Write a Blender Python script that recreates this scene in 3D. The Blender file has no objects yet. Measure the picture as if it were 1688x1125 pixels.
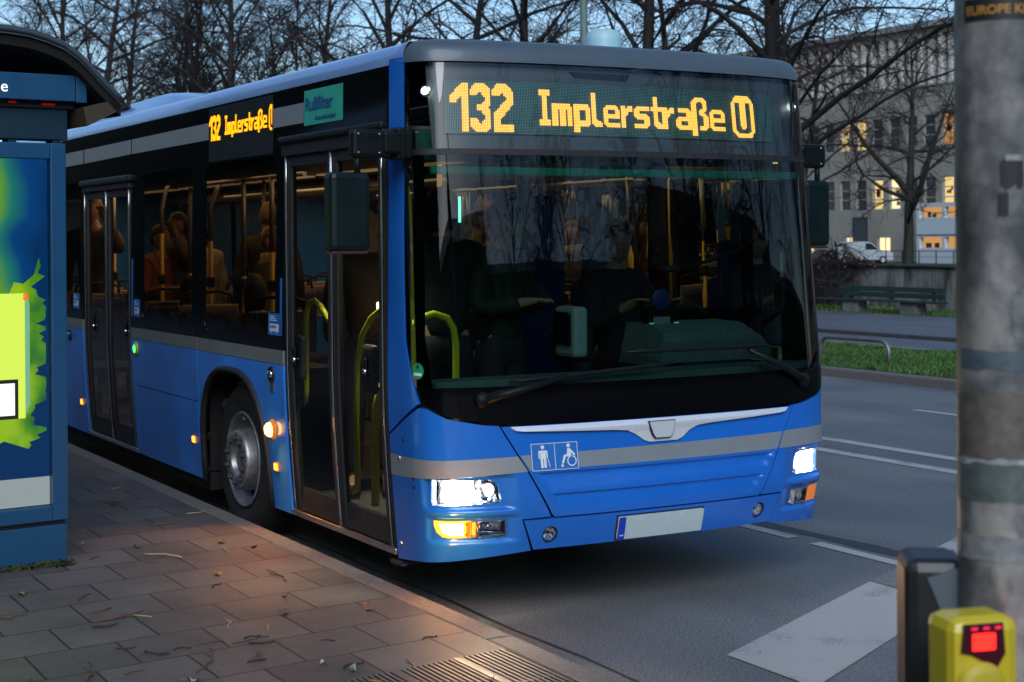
import bpy, bmesh, math, random, bisect
from mathutils import Vector, Matrix, noise
from mathutils.geometry import delaunay_2d_cdt
sc = bpy.context.scene
SUN_EL=18; SUN_ROT=205; SKYTINT=(.80,.86,.98); SKY=.105; SUN_E=1.5; SUN_C=(.88,.94,1.0); SUN_A=40; SUN_AZ=205; SUN_H=36; HEADW=20; SIDEW=11; SALW=6.5; EXPO=.58
COL = sc.collection
R = math.radians
rnd = random.Random(7)

# ------------------------------------------------------------------ materials
MATS = {}
def _n(nt, t, **kw):
    n = nt.nodes.new(t)
    for k, v in kw.items(): setattr(n, k, v)
    return n
def mat(name, col=(.5,.5,.5), rough=.5, metal=0., coat=0., emit=None, es=0., noise_amt=0., noise_scale=8., bump=0., bump_scale=60., spec=.5, sheen=0.):
    if name in MATS: return MATS[name]
    m = bpy.data.materials.new(name); m.use_nodes = True; MATS[name] = m
    nt = m.node_tree; b = nt.nodes['Principled BSDF']
    b.inputs['Base Color'].default_value = (*col, 1); b.inputs['Roughness'].default_value = rough
    b.inputs['Metallic'].default_value = metal; b.inputs['Coat Weight'].default_value = coat
    b.inputs['Coat Roughness'].default_value = .04
    b.inputs['Specular IOR Level'].default_value = spec
    if emit: b.inputs['Emission Color'].default_value = (*emit, 1); b.inputs['Emission Strength'].default_value = es
    if noise_amt or bump:
        tc = _n(nt, 'ShaderNodeTexCoord')
    if noise_amt:
        no = _n(nt, 'ShaderNodeTexNoise'); no.inputs['Scale'].default_value = noise_scale; no.inputs['Detail'].default_value = 6
        nt.links.new(tc.outputs['Object'], no.inputs['Vector'])
        mr = _n(nt, 'ShaderNodeMapRange'); mr.inputs[1].default_value = .3; mr.inputs[2].default_value = .7
        mr.inputs[3].default_value = 1-noise_amt; mr.inputs[4].default_value = 1+noise_amt
        nt.links.new(no.outputs['Fac'], mr.inputs[0])
        mx = _n(nt, 'ShaderNodeVectorMath', operation='SCALE'); mx.inputs[0].default_value = col
        nt.links.new(mr.outputs[0], mx.inputs['Scale']); nt.links.new(mx.outputs[0], b.inputs['Base Color'])
        m2 = _n(nt, 'ShaderNodeMapRange'); m2.inputs[3].default_value = max(.02, rough*(1-noise_amt)); m2.inputs[4].default_value = min(1, rough*(1+noise_amt))
        nt.links.new(no.outputs['Fac'], m2.inputs[0]); nt.links.new(m2.outputs[0], b.inputs['Roughness'])
    if bump:
        n2 = _n(nt, 'ShaderNodeTexNoise'); n2.inputs['Scale'].default_value = bump_scale; n2.inputs['Detail'].default_value = 5
        nt.links.new(tc.outputs['Object'], n2.inputs['Vector'])
        bp = _n(nt, 'ShaderNodeBump'); bp.inputs['Strength'].default_value = bump; bp.inputs['Distance'].default_value = .02
        nt.links.new(n2.outputs['Fac'], bp.inputs['Height']); nt.links.new(bp.outputs[0], b.inputs['Normal'])
    return m
def emis(name, col, s):
    if name in MATS: return MATS[name]
    m = bpy.data.materials.new(name); m.use_nodes = True; MATS[name] = m
    nt = m.node_tree; nt.nodes.clear()
    e = _n(nt, 'ShaderNodeEmission'); e.inputs[0].default_value = (*col, 1); e.inputs[1].default_value = s
    o = _n(nt, 'ShaderNodeOutputMaterial'); nt.links.new(e.outputs[0], o.inputs[0]); return m
def glassm(name, tint, ior=1.5, rough=0., streak=0., gloss=(1,1,1)):
    m = bpy.data.materials.new(name); m.use_nodes = True; MATS[name] = m
    nt = m.node_tree; nt.nodes.clear()
    t = _n(nt, 'ShaderNodeBsdfTransparent'); t.inputs[0].default_value = (*tint, 1)
    g = _n(nt, 'ShaderNodeBsdfGlossy'); g.inputs['Roughness'].default_value = rough; g.inputs['Color'].default_value = (*gloss, 1)
    f = _n(nt, 'ShaderNodeFresnel'); f.inputs[0].default_value = ior
    mx = _n(nt, 'ShaderNodeMixShader'); o = _n(nt, 'ShaderNodeOutputMaterial')
    nt.links.new(f.outputs[0], mx.inputs[0]); nt.links.new(t.outputs[0], mx.inputs[1]); nt.links.new(g.outputs[0], mx.inputs[2])
    nt.links.new(mx.outputs[0], o.inputs[0])
    if streak:
        tc = _n(nt, 'ShaderNodeTexCoord'); mp = _n(nt, 'ShaderNodeMapping'); mp.inputs['Scale'].default_value = (2.2, 2.2, .7)
        no = _n(nt, 'ShaderNodeTexNoise'); no.inputs['Scale'].default_value = 2.2; no.inputs['Detail'].default_value = 2
        bp = _n(nt, 'ShaderNodeBump'); bp.inputs['Strength'].default_value = streak; bp.inputs['Distance'].default_value = .02
        nt.links.new(tc.outputs['Object'], mp.inputs[0]); nt.links.new(mp.outputs[0], no.inputs['Vector'])
        nt.links.new(no.outputs['Fac'], bp.inputs['Height']); nt.links.new(bp.outputs[0], g.inputs['Normal'])
    return m
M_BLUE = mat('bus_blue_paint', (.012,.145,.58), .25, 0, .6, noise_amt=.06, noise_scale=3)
M_BLUE_S = mat('bus_side_blue_lifted', (.030,.23,.78), .36, 0, .4, noise_amt=.22, noise_scale=2.4)  # same bus blue, lightened to offset the weak light on the side
M_STRIPE = mat('silver_grey_stripe', (.30,.33,.35), .38, .3, .3, noise_amt=.04)
M_CAP = mat('front_cap_grey', (.07,.10,.125), .42, .0, .2, noise_amt=.05)
M_BLACK = mat('gloss_black', (.004,.005,.006), .10, 0, 0, spec=.5, noise_amt=.05)
M_FRIT = mat('black_glass_edge', (.002,.002,.003), .16, 0, 0, spec=.22)
M_RUB = mat('black_rubber', (.014,.014,.015), .62, noise_amt=.3, noise_scale=20)
M_PLAS = mat('dark_plastic', (.005,.008,.009), .45, spec=.18, noise_amt=.25, noise_scale=14, bump=.1, bump_scale=300)
M_UNDER = mat('underbody', (.004,.004,.005), .8, noise_amt=.3)
M_CHROME = mat('chrome', (.90,.92,.94), .16, 1.)
M_SATIN = mat('satin_metal', (.55,.56,.57), .30, 1., noise_amt=.1)
M_ALU = mat('anodised_edge', (.62,.62,.62), .22, 1.)
M_WHEEL = mat('wheel_silver', (.34,.34,.35), .42, .75, noise_amt=.22, noise_scale=18, bump=.08, bump_scale=70)
M_TYRE = mat('tyre_rubber', (.016,.015,.015), .75, noise_amt=.3, noise_scale=16, bump=.2, bump_scale=120)
M_YEL = mat('yellow_handrail', (.62,.66,.02), .35, 0, .3)
M_YEL2 = mat('golden_handrail', (.75,.47,.03), .38, 0, .2)
M_GREYPOLE = mat('grey_rail', (.36,.35,.32), .35, .5)
M_WHITE = mat('white_marking', (.72,.78,.80), .5)
M_SIGNBLUE = mat('sign_blue', (.02,.16,.52), .4)
M_PLATE = mat('plate_white', (.52,.62,.62), .42, noise_amt=.05, noise_scale=30)
M_TEAL = mat('sticker_green', (.03,.42,.30), .45, noise_amt=.1)
M_NAVY = mat('sticker_navy', (.01,.06,.22), .5)
M_LED = emis('amber_led', (1., .40, .06), 1.9)
M_LEDS = emis('amber_led_side', (1., .36, .005), 1.7)
M_HEAD = emis('headlamp_glow', (1., .90, .74), 22)
M_IND = emis('indicator_glow', (1., .30, .02), 2.6)
M_INDLENS = mat('orange_lens', (.75,.16,.01), .25, emit=(1.,.25,.02), es=.25)
M_AMB = emis('marker_glow', (1., .22, .02), 3.2)
M_WLED = emis('white_lamp', (.85,1.,.95), 14)
M_REFL = mat('reflector', (.80,.80,.80), .16, 1., bump=.35, bump_scale=26)
M_FLOOR = mat('bus_floor', (.07,.07,.075), .6, noise_amt=.2)
M_CEIL = mat('bus_ceiling', (.26,.23,.19), .6)
M_SEAT = mat('seat_fabric', (.035,.04,.12), .8, noise_amt=.4, noise_scale=60)
M_SHELL = mat('seat_shell', (.30,.24,.17), .4)
M_CABIN = mat('cab_dash', (.13,.22,.22), .65, noise_amt=.15)
M_STRIPL = emis('ceiling_light', (1., .60, .28), .15)
G_FRONT = glassm('windscreen_glass', (.34,.45,.42), 1.50, 0, .03)
G_DEST = glassm('display_glass', (.86,.92,.90), 1.62, 0, .04)
G_SIDE = glassm('side_glass', (.42,.39,.34), 1.5, 0, .10)
G_DOOR = glassm('door_glass', (.84,.86,.83), 1.28, 0, .05)
G_LENS = glassm('lamp_lens', (.93,.95,.95), 1.45)
M_MATRIX = mat('led_board', (.02,.085,.085), .5)
def _matrix():
    nt = M_MATRIX.node_tree; b = nt.nodes['Principled BSDF']
    uv = _n(nt, 'ShaderNodeUVMap'); 
    ck = _n(nt, 'ShaderNodeSeparateXYZ'); nt.links.new(uv.outputs[0], ck.inputs[0])
    fr = []
    for i in (0,1):
        a = _n(nt, 'ShaderNodeMath', operation='FRACT'); nt.links.new(ck.outputs[i], a.inputs[0])
        s = _n(nt, 'ShaderNodeMath', operation='SUBTRACT'); nt.links.new(a.outputs[0], s.inputs[0]); s.inputs[1].default_value = .5
        q = _n(nt, 'ShaderNodeMath', operation='ABSOLUTE'); nt.links.new(s.outputs[0], q.inputs[0])
        l = _n(nt, 'ShaderNodeMath', operation='LESS_THAN'); nt.links.new(q.outputs[0], l.inputs[0]); l.inputs[1].default_value = .24
        fr.append(l)
    mu = _n(nt, 'ShaderNodeMath', operation='MULTIPLY'); nt.links.new(fr[0].outputs[0], mu.inputs[0]); nt.links.new(fr[1].outputs[0], mu.inputs[1])
    mx = _n(nt, 'ShaderNodeMix', data_type='RGBA'); nt.links.new(mu.outputs[0], mx.inputs[0])
    mx.inputs[6].default_value = (.016,.06,.065,1); mx.inputs[7].default_value = (.20,.50,.42,1)
    nt.links.new(mx.outputs[2], b.inputs['Base Color'])
_matrix()

# ------------------------------------------------------------------ object helpers
def link(o, parent=None):
    COL.objects.link(o)
    if parent is not None: o.parent = parent
    return o
def tag(o, label=None, cat=None, group=None, kind=None):
    if label: o['label'] = label
    if cat: o['category'] = cat
    if group: o['group'] = group
    if kind: o['kind'] = kind
    return o
def empty(name, loc=(0,0,0), rz=0., label=None, cat=None, group=None):
    o = bpy.data.objects.new(name, None); COL.objects.link(o); o.location = loc; o.rotation_euler = (0,0,rz)
    o.empty_display_size = .2
    return tag(o, label, cat, group)
class MB:
    def __init__(s): s.v=[]; s.f=[]; s.sm=[]; s.mi=[]
    def add(s, vs, fs, smooth=False, mi=0):
        o=len(s.v); s.v+= [tuple(p) for p in vs]; s.f+= [tuple(i+o for i in f) for f in fs]; s.sm+=[smooth]*len(fs); s.mi+=[mi]*len(fs); return s
    def box(s, x0,x1,y0,y1,z0,z1, b=0., M=None, mi=0):
        if b>0:
            b=min(b,abs(x1-x0)*.49,abs(y1-y0)*.49,abs(z1-z0)*.49)
            bm=bmesh.new(); bmesh.ops.create_cube(bm,size=1)
            for v in bm.verts: v.co=Vector(((x0+x1)/2+v.co.x*(x1-x0),(y0+y1)/2+v.co.y*(y1-y0),(z0+z1)/2+v.co.z*(z1-z0)))
            bmesh.ops.bevel(bm,geom=list(bm.edges),offset=b,segments=2,profile=.5,affect='EDGES')
            vs=[v.co.copy() for v in bm.verts]; bm.verts.index_update(); fs=[[v.index for v in f.verts] for f in bm.faces]; bm.free()
        else:
            vs=[Vector(p) for p in ((x0,y0,z0),(x1,y0,z0),(x1,y1,z0),(x0,y1,z0),(x0,y0,z1),(x1,y0,z1),(x1,y1,z1),(x0,y1,z1))]
            fs=[(0,3,2,1),(4,5,6,7),(0,1,5,4),(1,2,6,5),(2,3,7,6),(3,0,4,7)]
        if M is not None: vs=[M@v for v in vs]
        return s.add(vs,fs,False,mi)
    def tube(s, pts, r, n=8, cap=True, mi=0, smooth=True):
        pts=[Vector(p) for p in pts]; rs=r if hasattr(r,'__len__') else [r]*len(pts)
        vs=[];fs=[];prev=None
        for i,p in enumerate(pts):
            t=(pts[min(i+1,len(pts)-1)]-pts[max(i-1,0)]).normalized()
            if prev is None:
                a=t.cross(Vector((0,0,1))); a=a if a.length>1e-3 else t.cross(Vector((1,0,0))); a.normalize()
            else:
                a=prev-t*prev.dot(t); a=a.normalized() if a.length>1e-5 else t.orthogonal().normalized()
            prev=a; b=t.cross(a)
            for k in range(n):
                an=2*math.pi*k/n; vs.append(p+(a*math.cos(an)+b*math.sin(an))*rs[i])
        for i in range(len(pts)-1):
            for k in range(n): fs.append((i*n+k,i*n+(k+1)%n,(i+1)*n+(k+1)%n,(i+1)*n+k))
        s.add(vs,fs,smooth,mi)
        if cap:
            o=len(s.v)-len(vs); s.f.append(tuple(o+k for k in range(n))[::-1]); s.f.append(tuple(o+(len(pts)-1)*n+k for k in range(n))); s.sm+=[False]*2; s.mi+=[mi]*2
        return s
    def lathe(s, prof, n=24, M=None, mi=0, smooth=True):   # prof [(r,h)] about local z
        vs=[];fs=[]
        for r,h in prof:
            for k in range(n): a=2*math.pi*k/n; vs.append(Vector((r*math.cos(a),r*math.sin(a),h)))
        for i in range(len(prof)-1):
            for k in range(n): fs.append((i*n+k,i*n+(k+1)%n,(i+1)*n+(k+1)%n,(i+1)*n+k))
        if M is not None: vs=[M@v for v in vs]
        return s.add(vs,fs,smooth,mi)
    def prism(s, poly, h0, h1, ax=2, M=None, mi=0):   # polygon in the other two axes, extruded along ax
        n=len(poly)
        def P(p,h): return Vector((h,p[0],p[1])) if ax==0 else (Vector((p[0],h,p[1])) if ax==1 else Vector((p[0],p[1],h)))
        vs=[P(p,h0) for p in poly]+[P(p,h1) for p in poly]
        if M is not None: vs=[M@v for v in vs]
        fs=[tuple(range(n))[::-1],tuple(range(n,2*n))]+[(i,(i+1)%n,n+(i+1)%n,n+i) for i in range(n)]
        return s.add(vs,fs,False,mi)
    def ball(s, c, r, n=12, m=8, sc3=(1,1,1), M=None, mi=0):
        vs=[];fs=[]
        for i in range(m+1):
            th=math.pi*i/m
            for k in range(n):
                a=2*math.pi*k/n; vs.append(Vector((c[0]+r*sc3[0]*math.sin(th)*math.cos(a),c[1]+r*sc3[1]*math.sin(th)*math.sin(a),c[2]+r*sc3[2]*math.cos(th))))
        for i in range(m):
            for k in range(n): fs.append((i*n+k,(i+1)*n+k,(i+1)*n+(k+1)%n,i*n+(k+1)%n))
        if M is not None: vs=[M@v for v in vs]
        return s.add(vs,fs,True,mi)
    def mesh(s, name, mats):
        me=bpy.data.meshes.new(name); me.from_pydata(s.v,[],s.f)
        for m in (mats if isinstance(mats,(list,tuple)) else [mats]): me.materials.append(m)
        me.polygons.foreach_set('use_smooth', s.sm); me.polygons.foreach_set('material_index', s.mi); me.update(); 
        return me
    def build(s, name, mats, parent=None, fix=False):
        me=s.mesh(name,mats)
        if fix:
            bm=bmesh.new(); bm.from_mesh(me); bmesh.ops.recalc_face_normals(bm,faces=bm.faces); bm.to_mesh(me); bm.free()
        return link(bpy.data.objects.new(name, me), parent)
def text(name, s, size, m, M, parent=None, sx=1., bold=.0, align='LEFT', ext=.001):
    cu=bpy.data.curves.new(name,'FONT'); cu.body=s; cu.size=size; cu.extrude=ext; cu.offset=bold; cu.align_x=align
    o=bpy.data.objects.new(name,cu); COL.objects.link(o)
    bpy.context.view_layer.update()
    me=bpy.data.meshes.new_from_object(o.evaluated_get(bpy.context.evaluated_depsgraph_get()))
    bpy.data.objects.remove(o); bpy.data.curves.remove(cu)
    for v in me.vertices: v.co.x*=sx
    me.transform(M); me.materials.clear(); me.materials.append(m); me.name=name
    return link(bpy.data.objects.new(name, me), parent)
def frame(o, xdir, ydir):   # matrix with local x,y on given directions
    x=Vector(xdir).normalized(); z=x.cross(Vector(ydir)).normalized(); y=z.cross(x)
    return Matrix(((x.x,y.x,z.x,o[0]),(x.y,y.y,z.y,o[1]),(x.z,y.z,z.z,o[2]),(0,0,0,1)))

# ------------------------------------------------------------------ the skin of the bus: S(u, z)
# u runs round the plan of the bus (0 = middle of the nose, negative = kerb side), z is the height
_P=[(0,0),(.2,.002),(.4,.009),(.6,.022),(.8,.044),(.95,.070),(1.05,.095),(1.13,.125),(1.195,.16),(1.245,.22),(1.268,.30),(1.275,.40),(1.275,.50)]
def _dense():
    pts=[];n=len(_P)
    for i in range(n-1):
        p0=_P[i-1] if i else (-_P[1][0],_P[1][1]);p1=_P[i];p2=_P[i+1];p3=_P[i+2] if i+2<n else (1.275,.62)
        for k in range(8):
            t=k/8
            pts.append(tuple(.5*((2*p1[j])+(-p0[j]+p2[j])*t+(2*p0[j]-5*p1[j]+4*p2[j]-p3[j])*t*t+(-p0[j]+3*p1[j]-3*p2[j]+p3[j])*t**3) for j in (0,1)))
    pts.append(_P[-1]);return pts
_D=_dense();_L=[0]
for a,b in zip(_D,_D[1:]): _L.append(_L[-1]+math.dist(a,b))
UC=_L[-1]
def plan(u):
    a=abs(u);s=1 if u>=0 else -1
    if a>=UC: return s*1.275,.5+(a-UC)
    i=max(0,bisect.bisect_right(_L,a)-1);t=(a-_L[i])/(_L[i+1]-_L[i])
    return s*(_D[i][0]*(1-t)+_D[i+1][0]*t),_D[i][1]*(1-t)+_D[i+1][1]*t
def S0(u,z):
    x,y=plan(u)
    w=max(0,min(1,1-(y-.02)/.6)); w=w*w*(3-2*w)
    ins=.05*max(0,(1.15-z)/.85)**1.5 + .022*max(0,(z-1.2)/1.6)
    lean=.16*max(0,(z-1.12)/1.7)**1.1
    low=.05*max(0,(.62-z)/.35)**2 - .03*math.exp(-((z-.62)/.25)**2)
    fi=1-(ins+w*.05*max(0,(z-1.1)/1.7))/1.275
    return Vector((x*fi, y+w*(lean+low), z))
def SN(u,z):
    e=2e-3
    n=(S0(u+e,z)-S0(u-e,z)).cross(S0(u,z+e)-S0(u,z-e)); n.normalize(); return n
def S(u,z,off=0.):
    p=S0(u,z)
    return p+SN(u,z)*off if off else p
def uy(y): return UC+(y-.5)
def pip(p,poly):
    x,y=p;c=False;n=len(poly);j=n-1
    for i in range(n):
        xi,yi=poly[i];xj,yj=poly[j]
        if (yi>y)!=(yj>y) and x<(xj-xi)*(y-yi)/(yj-yi)+xi: c=not c
        j=i
    return c
def densify(poly,du,dz):
    o=[];n=len(poly)
    for i in range(n):
        a=poly[i];b=poly[(i+1)%n]
        d=du if min(abs(a[0]),abs(b[0]))<UC+.1 else .35
        k=max(1,int(math.ceil(max(abs(b[0]-a[0])/d,abs(b[1]-a[1])/dz))))
        for t in range(k): o.append((a[0]+(b[0]-a[0])*t/k,a[1]+(b[1]-a[1])*t/k))
    return o
def rrect(x0,x1,z0,z1,r,n=5):
    r=min(r,abs(x1-x0)/2,abs(z1-z0)/2);o=[]
    for cx,cz,a0 in ((x1-r,z1-r,0),(x0+r,z1-r,90),(x0+r,z0+r,180),(x1-r,z0+r,270)):
        for k in range(n+1): a=R(a0+90*k/n); o.append((cx+r*math.cos(a),cz+r*math.sin(a)))
    return o
def region(name, outer, m, parent, holes=(), off=0., du=.045, dz=.09, flange=.014, disp=None, uv=None):
    polys=[densify(outer,du,dz)]+[densify(h,du,dz) for h in holes]
    V=[];E=[]
    for pl in polys:
        o=len(V);V+=pl;E+=[(o+i,o+(i+1)%len(pl)) for i in range(len(pl))]
    us=[p[0] for p in polys[0]];zs=[p[1] for p in polys[0]]
    u=min(us)
    while u<max(us):
        st=du if abs(u)<UC+.1 else .35
        z=min(zs)+dz/2
        while z<max(zs):
            if pip((u,z),outer) and not any(pip((u,z),h) for h in holes):
                # keep clear of boundary
                ok=all(abs(u-q[0])>du*.3 or abs(z-q[1])>dz*.3 for pl in polys for q in pl)
                if ok: V.append((u,z))
            z+=dz
        u+=st
    vo,_,fo,_,_,_=delaunay_2d_cdt([Vector(p) for p in V],E,[],0,1e-6)
    tris=[]
    for f in fo:
        c=((vo[f[0]][0]+vo[f[1]][0]+vo[f[2]][0])/3,(vo[f[0]][1]+vo[f[1]][1]+vo[f[2]][1])/3)
        if pip(c,outer) and not any(pip(c,h) for h in holes): tris.append(tuple(f))
    D=(lambda u,z: off+disp(u,z)) if disp else (lambda u,z: off)
    def P(u,z): return S(u,z,D(u,z))
    pts=[P(p[0],p[1]) for p in vo]
    nrm=[]
    e=3e-3
    for p in vo:
        if disp:
            n=(P(p[0]+e,p[1])-P(p[0]-e,p[1])).cross(P(p[0],p[1]+e)-P(p[0],p[1]-e)).normalized()
        else: n=SN(p[0],p[1])
        nrm.append(n)
    F=[]
    for t in tris:
        n=(pts[t[1]]-pts[t[0]]).cross(pts[t[2]]-pts[t[0]])
        if n.dot(nrm[t[0]])<0: t=(t[0],t[2],t[1])
        F.append(t)
    nt=len(F)
    ec={}
    for t in F:
        for i in range(3):
            k=(t[i],t[(i+1)%3]); kk=(min(k),max(k)); ec.setdefault(kk,[]).append(k)
    if flange:
        inn={}
        for kk,l in ec.items():
            if len(l)==1:
                a,b=l[0]; q=[]
                for i in (a,b):
                    q.append(len(pts)); pts.append(pts[i])
                for i in (b,a):
                    q.append(len(pts)); pts.append(pts[i]-nrm[i]*flange)
                F.append((q[1],q[0],q[3],q[2]))
    me=bpy.data.meshes.new(name); me.from_pydata([tuple(p) for p in pts],[],F)
    me.materials.append(m)
    me.polygons.foreach_set('use_smooth',[True]*nt+[False]*(len(F)-nt))
    if uv:
        ul=me.uv_layers.new(name='UVMap')
        for lp in me.loops:
            i=lp.vertex_index
            p=vo[i] if i<len(vo) else vo[0]
            ul.data[lp.index].uv=uv(p[0],p[1])
    me.update()
    vn=list(nrm)+[Vector((0,0,0))]*(len(pts)-len(vo))
    ln=[]
    for pi,poly in enumerate(me.polygons):
        for li in poly.loop_indices:
            vi=me.loops[li].vertex_index
            ln.append(tuple(nrm[vi]) if pi<nt else (0,0,0))
    me.normals_split_custom_set(ln)
    return link(bpy.data.objects.new(name, me), parent)
def mir(poly): return [(-a,b) for a,b in poly][::-1]
# ------------------------------------------------------------------ THE BUS
bus = empty('city_bus', (0,2.86,0), 0, 'blue low-floor city bus with lit amber route display standing at the kerb', 'bus')
BO = Vector((0,2.86,0))
def BP(o):   # parts are modelled in world metres, then hung under the bus empty
    o.matrix_parent_inverse = Matrix.Translation(-BO); return o
def breg(name, outer, m, parent=None, **k):
    o = region(name, outer, m, parent or bus, **k)
    if parent is None: BP(o)
    return o
def bb(mb, name, m, parent=None, fix=False):
    o = mb.build(name, m, parent or bus, fix)
    if parent is None: BP(o)
    return o
su = lambda y: -uy(y)
def sreg(name, poly, m, side=-1, **k):  # polygon in (y, z) of a long side
    f = (lambda p: (side*uy(p[0]), p[1]))
    if 'holes' in k: k['holes'] = [[f(p) for p in h] for h in k['holes']]
    return breg(name, [f(p) for p in poly], m, **k)
def rc(a,b,c,d): return [(a,c),(b,c),(b,d),(a,d)]
# --- windscreen
WSL = [(-1.460,2.30),(-1.463,1.95),(-1.460,1.715),(-1.440,1.38),(-1.400,1.26),(-1.355,1.152)]
WSB = [(-1.355,1.152),(-1.32,1.105),(-1.277,1.063),(-1.172,1.014),(-.994,.980),(-.75,.970),(-.5,.964),(-.2,.960)]
breg('windscreen', WSL+mir(WSL), G_FRONT, flange=0, du=.06)
breg('windscreen_border', WSB+mir(WSB), M_FRIT, off=.001)
breg('destination_glass', [(-1.462,2.325),(-1.462,2.757),(1.462,2.757),(1.462,2.325)], G_DEST, flange=0)
for s in (-1,1):   # black ceramic edges of the glass
    e=[(-1.462,2.757),(-1.462,2.325),(-1.435,2.325),(-1.435,2.757)]
    e2=[(-1.460,2.30),(-1.460,1.715),(-1.44,1.38),(-1.36,1.16),(-1.30,1.16),(-1.41,1.40),(-1.435,1.715),(-1.437,2.30)]
    breg('windscreen_edge', e if s<0 else mir(e), M_FRIT, off=-.004)
    breg('windscreen_edge', e2 if s<0 else mir(e2), M_FRIT, off=-.004)
breg('windscreen_seam', rrect(-1.465,1.465,2.298,2.328,.005), M_RUB, off=.002)
# --- destination display
breg('display_panel', [(-1.25,2.335),(-1.30,2.752),(1.30,2.752),(1.25,2.335)], mat('display_surround',(.07,.085,.10),.5,noise_amt=.05), off=-.055)
U0,U1,ZT,ZB = -1.138,.965,2.664,2.419
board = breg('destination_display', rc(U0-.03,U1+.03,ZB-.01,ZT+.012), M_MATRIX, off=-.045, uv=lambda u,z: ((u-U0)/(U1-U0)*224,(ZT-z)/(ZT-ZB)*32))
GL={}
GL['1']=(12.4,[[(8,0),(12.4,0),(12.4,32),(8,32)],[(8,0),(12,0),(12,8.5),(8,8.5),(3.5,13),(0,13),(0,8.5)]],[])
GL['3']=(15,[[(.2,5),(3.7,.3),(11.2,.3),(14.7,4.5),(14.7,14),(13,16),(15,18.5),(15,28.5),(12.2,32),(4.2,32),(.9,28.5),(.9,23.5),(5,23.5),(7.7,27),(10.7,23.5),(10.7,21),(8.2,18.5),(5,18.5),(5,14),(7.7,14),(10.7,11.5),(10.7,9),(7.2,5.5),(4.7,8.5),(.2,8.5)]],[])
GL['2']=(15,[[(0,5),(3.5,.5),(10.5,.5),(14.3,5),(14.3,14),(5.5,24),(5.5,27.5),(15,27.5),(15,32),(1,32),(1,20),(10,10.5),(10,9),(7,6),(4,8.5),(0,8.5)]],[])
GL['I']=(8.5,[rc(0,8.5,3,7),rc(2.6,6,3,27),rc(0,8.5,23,27)],[])
GL['m']=(14,[rc(0,3.6,12,27),rc(5.3,8.8,13,27),rc(10.5,14,15,27),[(0,12),(12,12),(14,15),(14,16.5),(0,16.5)]],[])
GL['p']=(12,[[(0,12),(9.5,12),(12,15),(12,24.5),(9.8,27),(0,27)],rc(0,3.4,12,31.5)],[[(3.5,16),(7.5,16),(8.6,17.5),(8.6,22),(7.5,23.2),(3.5,23.2)]])
GL['l']=(7.5,[rc(0,3.6,4,24),[(0,22),(3.6,22),(7.5,24),(7.5,27),(3,27),(0,25)]],[])
GL['e']=(12,[[(2.5,12),(9.5,12),(12,15),(12,21),(3.5,21),(3.5,24),(12,24),(12,27),(2.5,27),(0,24.5),(0,14.5)]],[[(3.5,15.5),(8.7,15.5),(8.7,17.8),(3.5,17.8)]])
GL['r']=(9,[rc(0,3.6,12,27),[(3.6,15),(6,12),(9,12),(9,15.5),(6.5,16),(3.6,19.5)]],[])
GL['s']=(12,[[(2.5,12),(12,12),(12,15.2),(4.5,15.2),(4.5,17.3),(9.5,17.3),(12,20),(12,24.5),(9.5,27),(.5,27),(.5,23.8),(8,23.8),(8,20.8),(2.5,20.8),(0,18),(0,14.5)]],[])
GL['t']=(8,[rc(1.8,5.4,5,24),rc(0,8,12,15.5),[(1.8,22),(5.4,22),(8,24.5),(8,27),(4.5,27),(1.8,25)]],[])
GL['a']=(11,[[(2,12),(9,12),(11,14.5),(11,27),(2.5,27),(0,24.5),(0,20.5),(2.5,18),(7.5,18),(7.5,15.5),(2,15.5)]],[[(3.2,21),(7.8,21),(7.8,24),(3.2,24)]])
GL['z']=(12,[rc(0,3.6,7,31.5),[(0,7),(3,4),(9,4),(11.5,7),(11.5,11.5),(9.5,14.5),(12,17.5),(12,24.5),(9.5,27.5),(5,27.5),(5,24.5),(8.5,24.5),(8.5,18),(5.5,15.5),(5.5,13),(8,11.5),(8,8.5),(7,7.3),(4.6,7.3),(3.6,9),(0,9)]],[])
GL['U']=(15.5,[[(0,6),(4,.6),(11.5,.6),(15.5,6),(15.5,27),(12,31.5),(4,31.5),(0,27)]],[[(2.2,5.6),(5.8,5.6),(5.8,23),(7,25),(8.6,25),(9.9,23),(9.9,5.6),(13.3,5.6),(13.3,26),(11,28.3),(5,28.3),(2.2,26)]])
LAY=[('1',0,11),('3',11.5,24.5),('2',24.9,38.3),('I',54,61.2),('m',62.4,75.4),('p',76.5,87.4),('l',88.3,94.9),('e',95.7,106.8),('r',107.6,116),('s',116.8,128.3),('t',129.4,136.7),('r',137.5,146.1),('a',147.3,158.9),('z',159.5,171.8),('e',172.8,185.4),('U',191.2,209.9)]
DOTS=set()
for g,c0,c1 in LAY:
    W,on,offp=GL[g]
    for c in range(int(c0)-1,int(c1)+2):
        x=(c+.5-c0)/(c1-c0)*W
        for r in range(32):
            p=(x,r+.5)
            if any(pip(p,q) for q in on) and not any(pip(p,q) for q in offp): DOTS.add((c,r))
def dots(fn, keep=lambda c: True, g=.40):
    mb=MB()
    for c,r in sorted(DOTS):
        if not keep(c): continue
        q=[fn(c+.5-g,r+.5-g),fn(c+.5-g,r+.5+g),fn(c+.5+g,r+.5+g),fn(c+.5+g,r+.5-g)]
        mb.add(q,[(0,1,2,3)])
    return mb
# cache the board surface along u for speed
def fdot(c,r): return S(U0+(U1-U0)*c/224, ZT-(ZT-ZB)*r/32, -.040)
dots(fdot).build('lit_dots', M_LED, board)
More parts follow.
